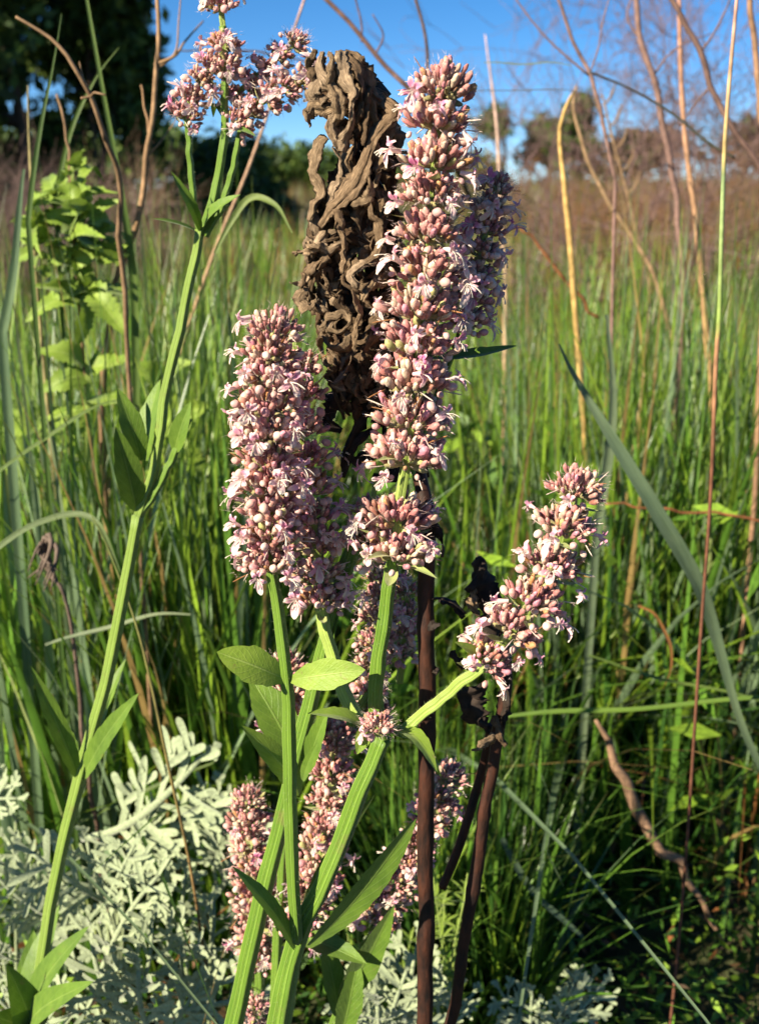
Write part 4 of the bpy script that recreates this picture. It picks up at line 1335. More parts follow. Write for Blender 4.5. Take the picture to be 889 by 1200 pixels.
silver_plant(ground_under(20, 1250, 1.0), 'pale grey feathery plant half hidden behind the side herb leaves',
             [((60, 1075, .97), (-10, 1020, .95)), ((65, 1080, .98), (10, 1065, .95)), ((70, 1085, .98), (110, 1070, .98)), ((30, 1130, .95), (-20, 1090, .93)), ((10, 950, 1.05), (-20, 905, 1.05)), ((-30, 940, 1.05), (25, 935, 1.03)),
              ((60, 1050, .99), (10, 985, 1.0)), ((20, 1190, .9), (-25, 1130, .9))], 4)
silver_plant(ground_under(470, 1300, .95), 'silvery grey tuft around the foot of the dark dead stem',
             [((440, 1215, .86), (425, 1120, .88)), ((450, 1215, .86), (470, 1130, .86)), ((470, 1220, .88), (515, 1150, .88)), ((430, 1220, .84), (400, 1160, .84)), ((475, 1200, .90), (490, 1100, .92)), ((500, 1215, .9), (545, 1160, .92)), ((450, 1225, .83), (440, 1170, .80))], 5)
silver_plant(ground_under(640, 1300, 1.0), 'small silvery grey tuft in the dark shade of the dead plants',
             [((615, 1215, .95), (580, 1160, .95)), ((640, 1215, .95), (655, 1150, .95)), ((650, 1215, .95), (700, 1155, .98)), ((625, 1225, .93), (612, 1165, .93)), ((660, 1190, 1.0), (690, 1140, 1.0))], 6)


# ------------------------------------------------------------------ traced stalks, blades and twigs
def stalk(name, pts, rpx, label, cat, color, mat='twig', group=None, ground=False, n=36, amp=0.0, sec=C8, color2=None, jointed=0.0, seed=0, side=(), cols=None):
    P = PP(pts)
    m = PXM(pts[0][2], np.mean([p[1] for p in pts])) * 0.72
    pth = path(P, n)
    rad = list(np.interp(np.linspace(0, 1, n), np.linspace(0, 1, len(rpx)), rpx) * m)
    if ground:
        g = P[0] + np.array([(P[0] - P[1])[0] * 0.6, (P[0] - P[1])[1] * 0.3, 0])
        g[2] = ground_z(g[0], g[1]) - 0.02
        ext = path(np.array([g, (g + P[0]) / 2 + np.array([0.004, 0, 0]), P[0]]), 16)[:-1]
        pth = np.vstack([ext, pth]); rad = [rad[0]] * 15 + rad
    if amp:
        pth = lumpy(pth, amp, seed)
    if jointed:
        rad = [q * (1 + jointed * (i % 6 == 0)) for i, q in enumerate(rad)]
    V, F, uv = sweep(pth, rad, sec)
    k = len(sec)
    t = np.repeat(np.linspace(0, 1, len(pth)), k)[:, None]
    c = np.asarray(color) * (1 - t) + np.asarray(color2 if color2 is not None else color) * t
    if cols:
        c = np.stack([np.interp(t[:, 0], [q[0] for q in cols], [q[1][ch] for q in cols]) for ch in range(3)], 1)
    c = c * (0.85 + 0.3 * np.random.default_rng(seed).random((len(pth), 1))).repeat(k, 0)
    if side:
        th = Thing(name, pth[0], label, cat, group)
        th.part('stem', V, F, mat, uv, c)
        for sp, sr in side:
            V, F, uv = sweep(lumpy(path(PP(sp), 14), amp, seed + 3), [q * m for q in sr], C6)
            th.part('side_twig', V, F, mat, uv, np.tile(np.asarray(color2 if color2 is not None else color), (len(V), 1)))
        return th.o
    return single(name, V, F, mat, label, cat, group, uv=uv, col=c, base=pth[0])


def blade(pts, wpx, label, color, group='long grass blades', ground=False, nrm=(0.2, -1, 0.3), name='grass_blade', color2=None, cat='grass_blade'):  # plain long blades of grass, each its own object
    P = PP(pts)
    n = 28
    pth = path(P, n)
    if ground:
        g = P[0] + np.array([(P[0] - P[1])[0] * 0.5, 0, 0]); g[2] = ground_z(g[0], g[1]) - 0.01
        pth = np.vstack([path(np.array([g, P[0]]), 10)[:-1], pth])
    m = len(pth)
    t = np.linspace(0, 1, m)
    T, _, _ = frames(pth)
    px = PXM(pts[0][2], np.mean([p[1] for p in pts]))
    w = np.interp(t, np.linspace(0, 1, len(wpx)), wpx) * px * 0.9 * (1 + 0.10 * np.sin(9 * t + pts[0][0]))
    pth = pth + np.stack([np.sin(6 * t + pts[0][1]), 0 * t, np.cos(7 * t)], 1) * 0.0022
    nv = np.asarray(nrm, float)
    S = np.cross(T, nv); S /= np.linalg.norm(S, axis=1)[:, None]
    Nn = np.cross(S, T)
    V = np.stack([pth - S * w[:, None] / 2, pth - S * w[:, None] * 0.2 - Nn * w[:, None] * 0.1, pth - Nn * w[:, None] * 0.16, pth + S * w[:, None] * 0.2 - Nn * w[:, None] * 0.1, pth + S * w[:, None] / 2], 1).reshape(-1, 3)
    i = np.arange(m - 1)[:, None] * 5; j = np.arange(4)[None]
    F = np.stack([i + j, i + j + 1, i + 5 + j + 1, i + 5 + j], -1).reshape(-1, 4)
    c2 = np.asarray(color2 if color2 is not None else color)
    c = (np.asarray(color) * (1 - t[:, None]) + c2 * t[:, None]).repeat(5, 0)
    uv = np.stack([np.tile([0, .3, .5, .7, 1.0], m), np.repeat(t * 8, 5)], 1)
    return single(name, V, F, 'blade', label, cat, group, uv=uv, col=c, base=pth[0])


TW = (0.20, 0.125, 0.07); TWD = (0.09, 0.055, 0.04); TWP = (0.20, 0.12, 0.10); ST = (0.45, 0.29, 0.10); STP = (0.40, 0.27, 0.17); ORG = (0.20, 0.075, 0.03)
G_TW, G_CANE = 'dry twigs', 'straw coloured canes'
stalk('dry_twig', [(118, 470, 1.35), (135, 350, 1.32), (157, 260, 1.3), (166, 215, 1.3), (178, 150, 1.3), (183, 90, 1.3), (186, 40, 1.3), (182, -15, 1.3)], [6, 6, 5, 5, 4.5, 4, 3.5, 3], 'upright tan dry branch with forked side twigs beside the dark tree', 'twig', TW, group=G_TW, ground=True, amp=.002, color2=(0.28, 0.17, 0.09), seed=1,
      side=[([(183, 80, 1.3), (205, 66, 1.3), (218, 45, 1.32), (238, 28, 1.34)], [3, 2, 1.2]), ([(184, 85, 1.3), (200, 70, 1.3), (208, 50, 1.3), (212, -5, 1.3)], [2.2, 1.5, 1]), ([(176, 160, 1.3), (168, 112, 1.3), (165, 103, 1.3)], [2.6, 2, 1.6]), ([(172, 190, 1.3), (195, 155, 1.31), (215, 130, 1.33)], [1.8, 1.2, 0.8])])
stalk('dry_twig', [(150, 420, 1.2), (140, 230, 1.15), (125, 165, 1.12), (92, 82, 1.1), (55, 46, 1.1), (23, 22, 1.1)], [4, 4.5, 4.5, 4, 3.5, 2], 'leaning grey brown dead stem bent over in front of the dark tree', 'twig', TW, group=G_TW, ground=True, amp=.002, seed=2, side=[([(125, 165, 1.12), (92, 75, 1.1), (88, 72, 1.1)], [2, 1.5, 1]), ([(98, 115, 1.11), (120, 108, 1.09)], [2, 1.5])])
stalk('dry_twig', [(85, 260, 1.3), (80, 160, 1.3), (66, 110, 1.3)], [2.5, 2.5, 2], 'short brown broken stem above the pale nettle', 'twig', TW, group=G_TW, ground=True, amp=.001, seed=3)
blade([(160, 520, 1.3), (154, 330, 1.28), (140, 220, 1.26), (122, 110, 1.25), (104, 0, 1.25), (100, -20, 1.25)], [9, 10, 10, 9, 6, 4], 'long upright green blade rising past the pale nettle to the dark tree', (0.12, 0.19, 0.05), ground=True)
blade([(35, 260, 1.1), (48, 150, 1.1), (60, 80, 1.1), (70, 18, 1.1)], [8, 7, 5, 1], 'thin green blade before the dark tree, straight', (0.07, 0.13, 0.03), ground=True)
blade([(66, 230, 1.3), (82, 150, 1.3), (110, 95, 1.3), (140, 58, 1.3)], [6, 6, 5, 1], 'thin green blade slanting across the dark tree trunk', (0.09, 0.15, 0.03), ground=True)
stalk('straw', [(42, 320, 1.3), (38, 230, 1.3), (34, 150, 1.3), (33, 100, 1.3)], [3.5, 3.2, 2.5, 1], 'tan grass stalk among purple brown scrub', 'straw', (0.24, 0.20, 0.09), ground=True, seed=4)
stalk('straw', [(190, 480, 1.6), (225, 370, 1.6), (255, 285, 1.6), (290, 200, 1.6), (318, 120, 1.6), (338, 55, 1.6), (358, -5, 1.6)], [3, 3.2, 3, 2.8, 2.5, 2], 'slim straw stalk slanting behind the sky lit flower spikes', 'straw', (0.34, 0.24, 0.08), ground=True, color2=(0.42, 0.26, 0.20), seed=5)
blade([(255, 300, 1.0), (285, 232, 1.0), (320, 240, .99), (345, 275, .98)], [5, 8, 8, 2], 'pale green blade arching over below the sky lit spikes', (0.17, 0.23, 0.07))
stalk('dry_twig', [(560, 260, 1.9), (520, 160, 1.6), (488, 112, 1.5), (455, 80, 1.5), (425, 46, 1.5), (400, 18, 1.5), (372, -12, 1.5)], [4, 4, 4, 4, 3.5, 3.2, 3], 'dark purple brown branch crossing the sky beside the brown dead head', 'twig', (0.13, 0.075, 0.06), group=G_TW, amp=.002, seed=6, side=[([(425, 46, 1.5), (422, 25, 1.5), (416, -5, 1.5)], [1.5, 1.2, 1]), ([(440, 62, 1.5), (448, 40, 1.5), (438, 20, 1.5)], [1.5, 1.2, 0.8])])
stalk('dry_twig', [(508, 200, 1.6), (502, 100, 1.6), (500, 55, 1.6), (494, 20, 1.6), (484, -12, 1.6)], [3, 3, 3, 2.8, 2.6], 'thin dark twig standing straight behind the tip of the tallest spike', 'twig', TWD, group=G_TW, ground=True, amp=.001, seed=7)
stalk('dry_twig', [(380, 78, 1.8), (330, 66, 1.8), (285, 60, 1.8), (205, 60, 1.8)], [1.2, 1.6, 1.6, 1.2], 'hair thin twig lying across the sky behind the side spikes', 'twig', TWD, group=G_TW, amp=.001, seed=8)
# the tall reed and canes on the other side
stalk('reed', [(822, 720, .98), (832, 580, .98), (838, 430, .98), (842, 370, .98), (845, 270, .98), (848, 180, .98), (852, 120, .98), (858, 50, .98), (864, -15, .98)], [3, 3, 3.4, 3.8, 4, 3.6, 3.5, 3.2, 2.6], 'tall single reed, rusty below, green in the middle, pinkish tan against the sky', 'reed', (0.12, 0.05, 0.03), ground=True, seed=9, n=60,
      cols=[(0, (0.12, 0.05, 0.03)), (0.42, (0.13, 0.055, 0.03)), (0.58, (0.36, 0.19, 0.10)), (0.60, (0.22, 0.30, 0.07)), (0.79, (0.24, 0.32, 0.14)), (0.80, (0.42, 0.32, 0.12)), (1.0, (0.48, 0.26, 0.22))])
stalk('cane', [(690, 640, 1.7), (682, 470, 1.62), (675, 385, 1.6), (668, 290, 1.6), (660, 210, 1.6), (655, 155, 1.6), (664, 122, 1.6), (672, 108, 1.62)], [4, 4.5, 5, 5, 5, 5, 3.5, 2], 'straw yellow cane with a bent dry top, sunlit before the far trees', 'cane', ST, group=G_CANE, ground=True, jointed=.12, seed=12)
stalk('cane', [(838, 520, 1.8), (825, 372, 1.8), (815, 260, 1.8), (803, 170, 1.8), (797, 80, 1.8), (795, -15, 1.8)], [5, 5, 5, 4.5, 4, 3], 'straw yellow jointed cane reaching up into the bare shrub twigs', 'cane', ST, group=G_CANE, ground=True, jointed=.2, color2=(0.34, 0.18, 0.13), seed=13)
stalk('cane', [(592, 330, 2.2), (586, 240, 2.2), (582, 150, 2.2), (572, 70, 2.2), (568, 40, 2.2)], [4, 3.5, 3.2, 2.6, 1], 'pinkish straw stem just behind the shaded flower spike', 'cane', (0.36, 0.24, 0.12), group=G_CANE, ground=True, color2=(0.50, 0.34, 0.30), seed=14)
stalk('dry_twig', [(800, 330, 1.7), (790, 220, 1.7), (776, 150, 1.7), (765, 90, 1.7), (748, 40, 1.7), (742, -15, 1.7)], [4.5, 5, 5.5, 5.5, 5, 4.5], 'knobbly brown branch rising through the purple twigs', 'twig', TWP, group=G_TW, ground=True, amp=.0012, seed=15, side=[([(765, 90, 1.7), (790, 60, 1.72), (830, 40, 1.75)], [2, 1.4, 0.8]), ([(752, 50, 1.7), (735, 20, 1.7), (742, -10, 1.7)], [2, 1.5, 1])])
stalk('dry_twig', [(905, 220, 1.5), (880, 180, 1.5), (845, 128, 1.5), (820, 62, 1.5), (800, 22, 1.5), (776, -12, 1.5)], [4.5, 4.5, 4.5, 5, 4.5, 4], 'thick dark branch slanting behind the tall reed top', 'twig', (0.15, 0.09, 0.075), group=G_TW, amp=.001, seed=16, side=[([(820, 62, 1.5), (835, 40, 1.5), (850, 10, 1.5), (856, -10, 1.5)], [2, 1.5, 1.2]), ([(835, 100, 1.5), (815, 120, 1.5), (795, 150, 1.52)], [2, 1.4, 0.8])])
stalk('dry_twig', [(905, 260, 1.45), (893, 150, 1.45), (886, 70, 1.45), (876, -12, 1.45)], [5, 5, 5, 4.5], 'stout tan branch standing beyond the tall reed', 'twig', (0.26, 0.15, 0.09), group=G_TW, ground=True, amp=.002, seed=17)
stalk('dry_twig', [(720, 210, 1.55), (700, 120, 1.55), (690, 86, 1.55), (672, 48, 1.55), (660, 20, 1.55), (650, -12, 1.55)], [3, 3.2, 3.4, 3.2, 3, 2.6], 'curved brown twig meeting others in a crossing below the bare shrub', 'twig', TWP, group=G_TW, ground=True, amp=.0015, seed=18, side=[([(690, 86, 1.55), (700, 50, 1.55), (715, -10, 1.55)], [1.6, 1.3, 1]), ([(690, 86, 1.55), (650, 55, 1.55), (620, 20, 1.55), (596, -10, 1.55)], [2, 1.6, 1.2])])
stalk('straw', [(860, 185, 1.5), (828, 166, 1.5), (790, 135, 1.5), (740, 105, 1.5), (690, 84, 1.5)], [2.2, 2.4, 2.4, 2.2, 2], 'dark bent stalk running slantwise between the canes', 'straw', (0.07, 0.07, 0.05), color2=(0.05, 0.05, 0.06), seed=19)
stalk('dry_twig', [(790, 400, 2.0), (757, 305, 2.0), (715, 240, 2.0), (690, 190, 2.0), (672, 132, 2.0), (676, 100, 2.0)], [4, 4, 4, 3.6, 3.2, 2], 'tan dead stem leaning against the straw yellow cane', 'twig', (0.28, 0.18, 0.10), group=G_TW, ground=True, amp=.001, seed=20)
stalk('dry_twig', [(760, 330, 2.4), (740, 250, 2.4), (722, 180, 2.4), (705, 110, 2.4)], [2.5, 2.6, 2.6, 1.5], 'ragged brown seed head stem between canes and shrub', 'twig', (0.22, 0.14, 0.08), group=G_TW, ground=True, amp=.001, seed=21,
      side=[([(738 - 33 * k / 9 + 0, 240 - 13 * k, 2.4), (738 - 33 * k / 9 + (9 if k % 2 else -8), 232 - 13 * k, 2.4), (738 - 33 * k / 9 + (16 if k % 2 else -13), 214 - 13 * k, 2.39)], [1.2, 2.4, 1]) for k in range(10)])
blade([(565, 76, 1.3), (600, 73, 1.3), (640, 74, 1.3), (668, 79, 1.3)], [2.5, 4, 4, 2], 'narrow pale green blade arching level across the open sky', (0.19, 0.22, 0.08), nrm=(0, -0.6, 1))
blade([(530, 110, 1.4), (590, 104, 1.4), (640, 105, 1.4), (690, 112, 1.4)], [2, 3, 3, 1], 'hair thin dark blade arching level across the open sky', (0.10, 0.10, 0.09), nrm=(0, -0.6, 1))
blade([(905, 930, 1.1), (868, 850, 1.08), (838, 740, 1.05), (818, 680, 1.02), (770, 598, 1.0), (718, 515, 1.0), (672, 440, 1.0), (655, 405, 1.0)], [8, 8, 9, 11, 17, 18, 13, 2], 'broad bluish green blade leaning across behind the slanting pink spike', (0.14, 0.20, 0.13), ground=True, nrm=(-0.4, -1, 0.6))
blade([(700, 620, 1.3), (716, 480, 1.3), (712, 370, 1.3)], [12, 14, 5], 'upright grey green blade behind the broad leaning one', (0.15, 0.20, 0.13), ground=True)
stalk('fallen_stick', [(850, 1095, 1.20), (803, 1033, 1.19), (765, 975, 1.19), (735, 920, 1.19), (708, 876, 1.19), (690, 845, 1.19)], [3, 5, 8, 9.5, 8, 3], 'pinkish tan dead stick lying slantwise in the dark grass', 'stick', (0.24, 0.145, 0.09), amp=.004, seed=22, sec=C10)
blade([(745, 712, 1.2), (768, 722, 1.2), (786, 752, 1.2), (784, 785, 1.2), (774, 808, 1.2)], [3, 4.5, 5, 5, 1], 'curled rusty orange dry blade hooked over in the green grass', (0.36, 0.16, 0.06), nrm=(0.4, -1, 0.2))
blade([(590, 842, 1.1), (660, 833, 1.1), (760, 828, 1.1), (905, 818, 1.1)], [5, 7, 7, 5], 'level green blade lying across the upright grass', (0.13, 0.22, 0.04), nrm=(0, -0.7, 1))
blade([(690, 770, 1.15), (760, 790, 1.15), (830, 806, 1.15), (905, 828, 1.15)], [3, 5, 5, 3], 'level bright blade dipping behind the dark grass gap', (0.14, 0.21, 0.05), nrm=(0, -0.7, 1))
blade([(590, 985, 1.05), (620, 1040, 1.05), (655, 1075, 1.05), (685, 1100, 1.05)], [8, 9, 9, 4], 'dark bluish blade drooping into the shade behind the seed pods', (0.09, 0.14, 0.10), nrm=(0.3, -1, 0.6))
stalk('dry_twig', [(700, 372, 1.7), (660, 325, 1.7), (628, 285, 1.7), (604, 262, 1.7)], [2.5, 2.8, 2.5, 1.5], 'rusty orange dead stem leaning beside the shaded spike', 'twig', ORG, group=G_TW, amp=.002, seed=23)
stalk('dry_twig', [(905, 612, 1.3), (830, 602, 1.3), (760, 595, 1.3), (710, 590, 1.3)], [2, 2.2, 2, 1.5], 'rusty fallen stem lying level behind the slanting spike tip', 'twig', ORG, group=G_TW, amp=.002, seed=24)
stalk('straw', [(242, 1135, .90), (222, 1010, .90), (198, 900, .90), (165, 750, .92), (130, 650, .94), (108, 605, .95)], [2, 2.6, 2.6, 2.4, 2, 1], 'thin bent stalk, rusty below and green above, crossing the silver leaves', 'straw', (0.24, 0.09, 0.05), color2=(0.12, 0.15, 0.04), ground=True, seed=25)
stalk('dry_twig', [(122, 1040, 1.15), (112, 960, 1.1), (95, 850, 1.08), (86, 740, 1.06), (72, 690, 1.05), (58, 675, 1.05)], [3.5, 3.5, 3.5, 3.2, 3, 2.5], 'withered brown stem with a drooping shrivelled top beside the side herb', 'twig', (0.13, 0.06, 0.04), color2=(0.13, 0.095, 0.075), group=G_TW, ground=True, amp=.0012, seed=26, side=[([(72 - 3 * k, 692 - 6 * k, 1.05), (56 - 4 * (k % 3), 655 - 5 * k + 9 * (k % 2), 1.05), (46 + 7 * (k % 4), 640 + 10 * (k % 3), 1.04), (34 + 9 * (k % 5), 668 + 8 * (k % 4), 1.03)], [1.5, 3.2 - 0.3 * (k % 3), 3.6, 2.2, 0.6]) for k in range(8)])
blade([(-10, 648, 1.0), (35, 615, 1.0), (85, 600, 1.0), (118, 615, .99), (140, 672, .98)], [8, 9, 8, 6, 1], 'bluish green blade arching over beside the withered stem', (0.12, 0.17, 0.07), nrm=(0, -1, 0.6))
blade([(55, 758, 1.05), (110, 738, 1.05), (170, 722, 1.05), (225, 722, 1.05)], [4, 6, 6, 2], 'pale bluish blade lying level behind the side herb stem', (0.20, 0.25, 0.16), nrm=(0, -0.8, 1))
blade([(-10, 560, 1.1), (40, 520, 1.1), (110, 480, 1.1), (150, 470, 1.1)], [5, 6, 5, 1], 'green blade slanting up to the paired leaves of the side herb', (0.10, 0.16, 0.03), nrm=(0, -1, 0.7))
blade([(85, 970, 1.1), (160, 930, 1.1), (250, 895, 1.1)], [4, 6, 3], 'dull green blade lying above the silvery arching leaf', (0.10, 0.15, 0.04), nrm=(0, -0.8, 1))
blade([(0, 390, 1.15), (20, 300, 1.15), (28, 200, 1.15)], [12, 13, 3], 'bluish green blade at the edge of the purple brown scrub', (0.12, 0.19, 0.11), ground=True)


# ------------------------------------------------------------------ pale nettle-like plant
def nettle(pts, rpx, label, leaves, seed, buds=()):
    Yn = pts[0][2]
    th = Thing('nettle_plant', ground_under(pts[0][0], 700, Yn), label, 'plant', 'pale leafy plants')
    r = np.random.default_rng(seed)
    P = PP(pts)
    V, F, uv = sweep(np.vstack([path(np.array([th.base, P[0]]), 8)[:-1], path(P, 20)]), [q * PXM(Yn) for q in rpx], SQ)
    th.part('stem', V, F, 'pale_stem', uv)
    for (b, t, w) in leaves:
        n = np.array([r.normal(0, .3), -0.6, 0.9])
        t = (b[0] + (t[0] - b[0]) * 1.3, b[1] + (t[1] - b[1]) * 1.2)
        w = w * 1.25
        leaf(th, (*b, Yn), (*t, Yn - 0.04 * r.random()), n + r.normal(0, .35, 3), w * r.uniform(0.8, 1.3), 'pale_leaf', bend=r.normal(0.12, .08), fold=r.uniform(0.05, 0.4), teeth=6, jag=0.45, shape=0.65, wave=0.28, twist=r.normal(0, .35), ph=r.random() * 6)
    for (bx, by, s) in buds:
        for q in range(7):
            a = r.uniform(-1, 1); rr = s * r.uniform(0.35, 1.25)
            ox, oy = r.normal(0, 5, 2)
            leaf(th, (bx + ox, by + oy, Yn + r.normal(0, .015)), (bx + ox + rr * math.sin(a * 2.3), by + oy - rr * math.cos(a * 2.3) * 0.8 + 4, Yn + 0.05 * r.normal()), (r.normal(0, .8), -1, r.normal(0.4, .6)), rr * r.uniform(0.45, 0.75), 'pale_leaf', bend=r.normal(0.1, .15), fold=r.uniform(0.1, 0.6), teeth=5, jag=0.6, shape=0.6, wave=0.35, twist=r.normal(0, .6), ph=r.random() * 6)
    return th


nettle([(104, 560, 1.3), (103, 440, 1.3), (100, 330, 1.3), (88, 250, 1.3), (84, 190, 1.3)], [4, 4, 3.5, 3, 2], 'pale lime green nettle-like plant with toothed leaves before the purple brown scrub',
       [((100, 350), (52, 338), 26), ((100, 345), (46, 372), 26), ((100, 345), (92, 395), 24), ((104, 340), (148, 352), 26), ((104, 335), (140, 385), 26), ((98, 300), (56, 285), 20), ((96, 300), (130, 290), 20), ((102, 430), (55, 415), 30), ((102, 440), (60, 455), 30),
        ((104, 430), (142, 420), 26), ((103, 470), (150, 480), 30), ((102, 480), (50, 505), 32), ((90, 235), (45, 240), 16), ((90, 235), (130, 228), 16), ((90, 265), (135, 240), 18), ((92, 265), (48, 262), 18)], 1,
       buds=[(84, 205, 34), (70, 232, 36), (102, 235, 36), (58, 258, 38), (112, 262, 36), (84, 280, 36), (112, 300, 36), (62, 300, 36), (90, 325, 36), (80, 255, 36), (122, 285, 30), (48, 285, 30)])
nettle([(40, 640, 1.45), (45, 560, 1.45), (50, 500, 1.45)], [4, 3.5, 3], 'low pale leafy plant under the nettle, half lost in grass',
       [((50, 505), (15, 490), 34), ((50, 505), (95, 515), 34), ((48, 540), (10, 550), 36), ((48, 540), (92, 545), 36), ((46, 580), (90, 600), 36), ((46, 570), (5, 590), 36), ((50, 505), (48, 480), 26)], 2)
nettle([(200, 640, 1.5), (195, 560, 1.5), (190, 480, 1.5), (188, 440, 1.5)], [4, 3.5, 3, 2], 'bright leafy plant growing behind the paired leaves of the side herb',
       [((190, 500), (150, 480), 30), ((190, 500), (235, 480), 30), ((193, 540), (240, 560), 32), ((193, 540), (150, 550), 32), ((188, 455), (160, 430), 24), ((188, 455), (220, 430), 24), ((196, 590), (240, 610), 32), ((196, 590), (150, 600), 32)], 3)
nettle([(880, 560, 1.9), (878, 500, 1.9), (876, 460, 1.9)], [4, 3.5, 3], 'leafy plant half hidden in grass beyond the tall reed',
       [((876, 480), (840, 470), 30), ((876, 480), (910, 470), 30), ((878, 510), (840, 520), 32), ((878, 520), (915, 520), 32), ((877, 465), (870, 435), 24)], 4)


# fine-leaved bedstraw beside the dead stems
def bedstraw(px, py, Yb, hpx, label, seed):
    r = np.random.default_rng(seed)
    th = Thing('bedstraw', ground_under(px, py, Yb), label, 'plant', 'fine leaved bedstraw')
    th_y = th.base[1]
    m = PXM(Yb, 1100)
    for s in range(4):
        top = PX(px + r.normal(0, 22), py - hpx * r.uniform(0.6, 1), Yb + r.normal(0, .02))
        ax = path(np.array([th.base, (th.base + top) / 2 + r.normal(0, .01, 3), top]), 16)
        V, F, uv = sweep(ax, [1.6 * m, 1.2 * m, 0.7 * m], C6)
        th.part('stem', V, F, 'pale_stem', uv)
        for q in range(4, 16, 2):
            for k in range(6):
                a = k / 6 * 6.28 + q
                d = np.array([math.cos(a), math.sin(a), r.uniform(0.1, 0.6)])
                V, F, uv = leaf_geo(ax[q], ax[q] + unit(d) * r.uniform(13, 24) * m, (0, 0, 1), 4.5 * m, 0.05, 0.2, 0, nx=5)
                th.part('leaf', V, F, 'pale_leaf', uv)


bedstraw(540, 1190, .92, 170, 'bright fine leaved bedstraw growing between the two dead stems', 1)
bedstraw(520, 1180, .98, 190, 'bright fine leaved bedstraw tucked behind the dark dead stem', 2)
bedstraw(440, 1170, .98, 120, 'fine leaved bedstraw behind the slanting low spike', 3)


# ------------------------------------------------------------------ shrubs and trees
def branch_tree(base, h, seed, levels=4, spread=0.55, r0=0.03, kids=(3, 4), lean=(0, 0), min_r=0.0012):
    r = np.random.default_rng(seed)
    segs, tips = [], []

    def grow(p, d, ln, rad, lev):
        n = 5
        pts = [p]
        dd = d.copy()
        for i in range(n):
            dd = unit(dd + r.normal(0, 0.16, 3) + np.array([0, 0, 0.05]))
            pts.append(pts[-1] + dd * ln / n)
        pts = np.array(pts)
        segs.append((pts, rad, rad * 0.55, lev))
        if lev >= levels:
            tips.append((pts[-1], dd)); tips.append((pts[3], dd))
            return
        for c in range(r.integers(kids[0], kids[1] + 1)):
            i = r.integers(2, n + 1) if c else n
            nd = unit(dd + r.normal(0, spread, 3))
            grow(pts[i], nd, ln * r.uniform(0.55, 0.85), max(min_r, rad * 0.6), lev + 1)
    grow(np.array(base, float), unit(np.array([lean[0], lean[1], 1.0])), h * 0.38, r0, 0)
    return segs, tips


def seg_geo(segs, sides=5):
    out = []
    for pts, a, b, lev in segs:
        V, F, _ = sweep(pts, [a, b], circle(sides if lev < 2 else 3), cap=False)
        out.append((V, F))
    V, F, _ = merge(out)
    return V, F


def bare_shrub(base, h, seed, label, color, n_stems=4, levels=4, r0=0.012, group='bare shrubs', name='bare_shrub', spread=0.55, kids=(3, 4)):
    r = np.random.default_rng(seed)
    base = np.array([base[0], base[1], float(ground_z(base[0], base[1])) - 0.02])
    th = Thing(name, base, label, 'shrub', group)
    for s in range(n_stems):
        segs, tips = branch_tree(base + np.array([r.normal(0, .1 * h), r.normal(0, .08 * h), 0]), h * r.uniform(0.75, 1.1), seed * 10 + s, levels, spread, r0, kids=kids, lean=(r.normal(0, .3), r.normal(0, .2)), min_r=0.0013 * h / 2)
        V, F = seg_geo(segs)
        c = np.asarray(color) * r.uniform(0.8, 1.2)
        th.part('stem', V, F, 'bark', col=np.tile(c, (len(V), 1)))


PUR = (0.17, 0.105, 0.10)
bare_shrub((1.28, 4.6, 0), 2.3, 1, 'bare purple twiggy shrub filling the sky beyond the canes', PUR, 3, 5, .008)
bare_shrub((1.72, 5.2, 0), 2.5, 2, 'bare purple twiggy shrub tangled with the stout tan branch', PUR, 3, 5, .008)
bare_shrub((1.55, 6.2, 0), 1.5, 3, 'lower bare purple shrub in front of the far round trees', (0.18, 0.12, 0.09), 2, 4, .009)
bare_shrub((-1.85, 6.3, 0), 1.40, 4, 'purple brown leafless scrub under the dark tree', (0.17, 0.115, 0.10), 8, 4, .011, kids=(3, 5))
bare_shrub((-1.45, 7.0, 0), 1.40, 5, 'brown leafless scrub between the dark tree and the round dark bush', (0.19, 0.12, 0.08), 8, 4, .011, kids=(3, 5))
bare_shrub((-2.45, 7.6, 0), 1.55, 6, 'tangled leafless scrub below the trunk of the dark tree', (0.16, 0.105, 0.09), 8, 4, .011, kids=(3, 5))


for k_, (px_, y_, h_, lb_) in enumerate([(735, 9.0, 1.45, 'rusty brown low scrub under the bent straw cane'), (800, 8.2, 1.5, 'rusty brown low scrub behind the knobbly branch'), (865, 8.6, 1.7, 'rusty brown scrub on the bank beyond the tall reed'), (905, 7.6, 1.6, 'dense brown scrub on the bank behind the stout tan branch'), (660, 10.0, 1.3, 'thin rusty scrub on the bank below the far green trees')]):
    bare_shrub(((px_ - 444.5) / 1338 * y_, y_, 0), h_, 40 + k_, lb_, (0.20, 0.105, 0.055), 6, 4, .010, kids=(3, 5))


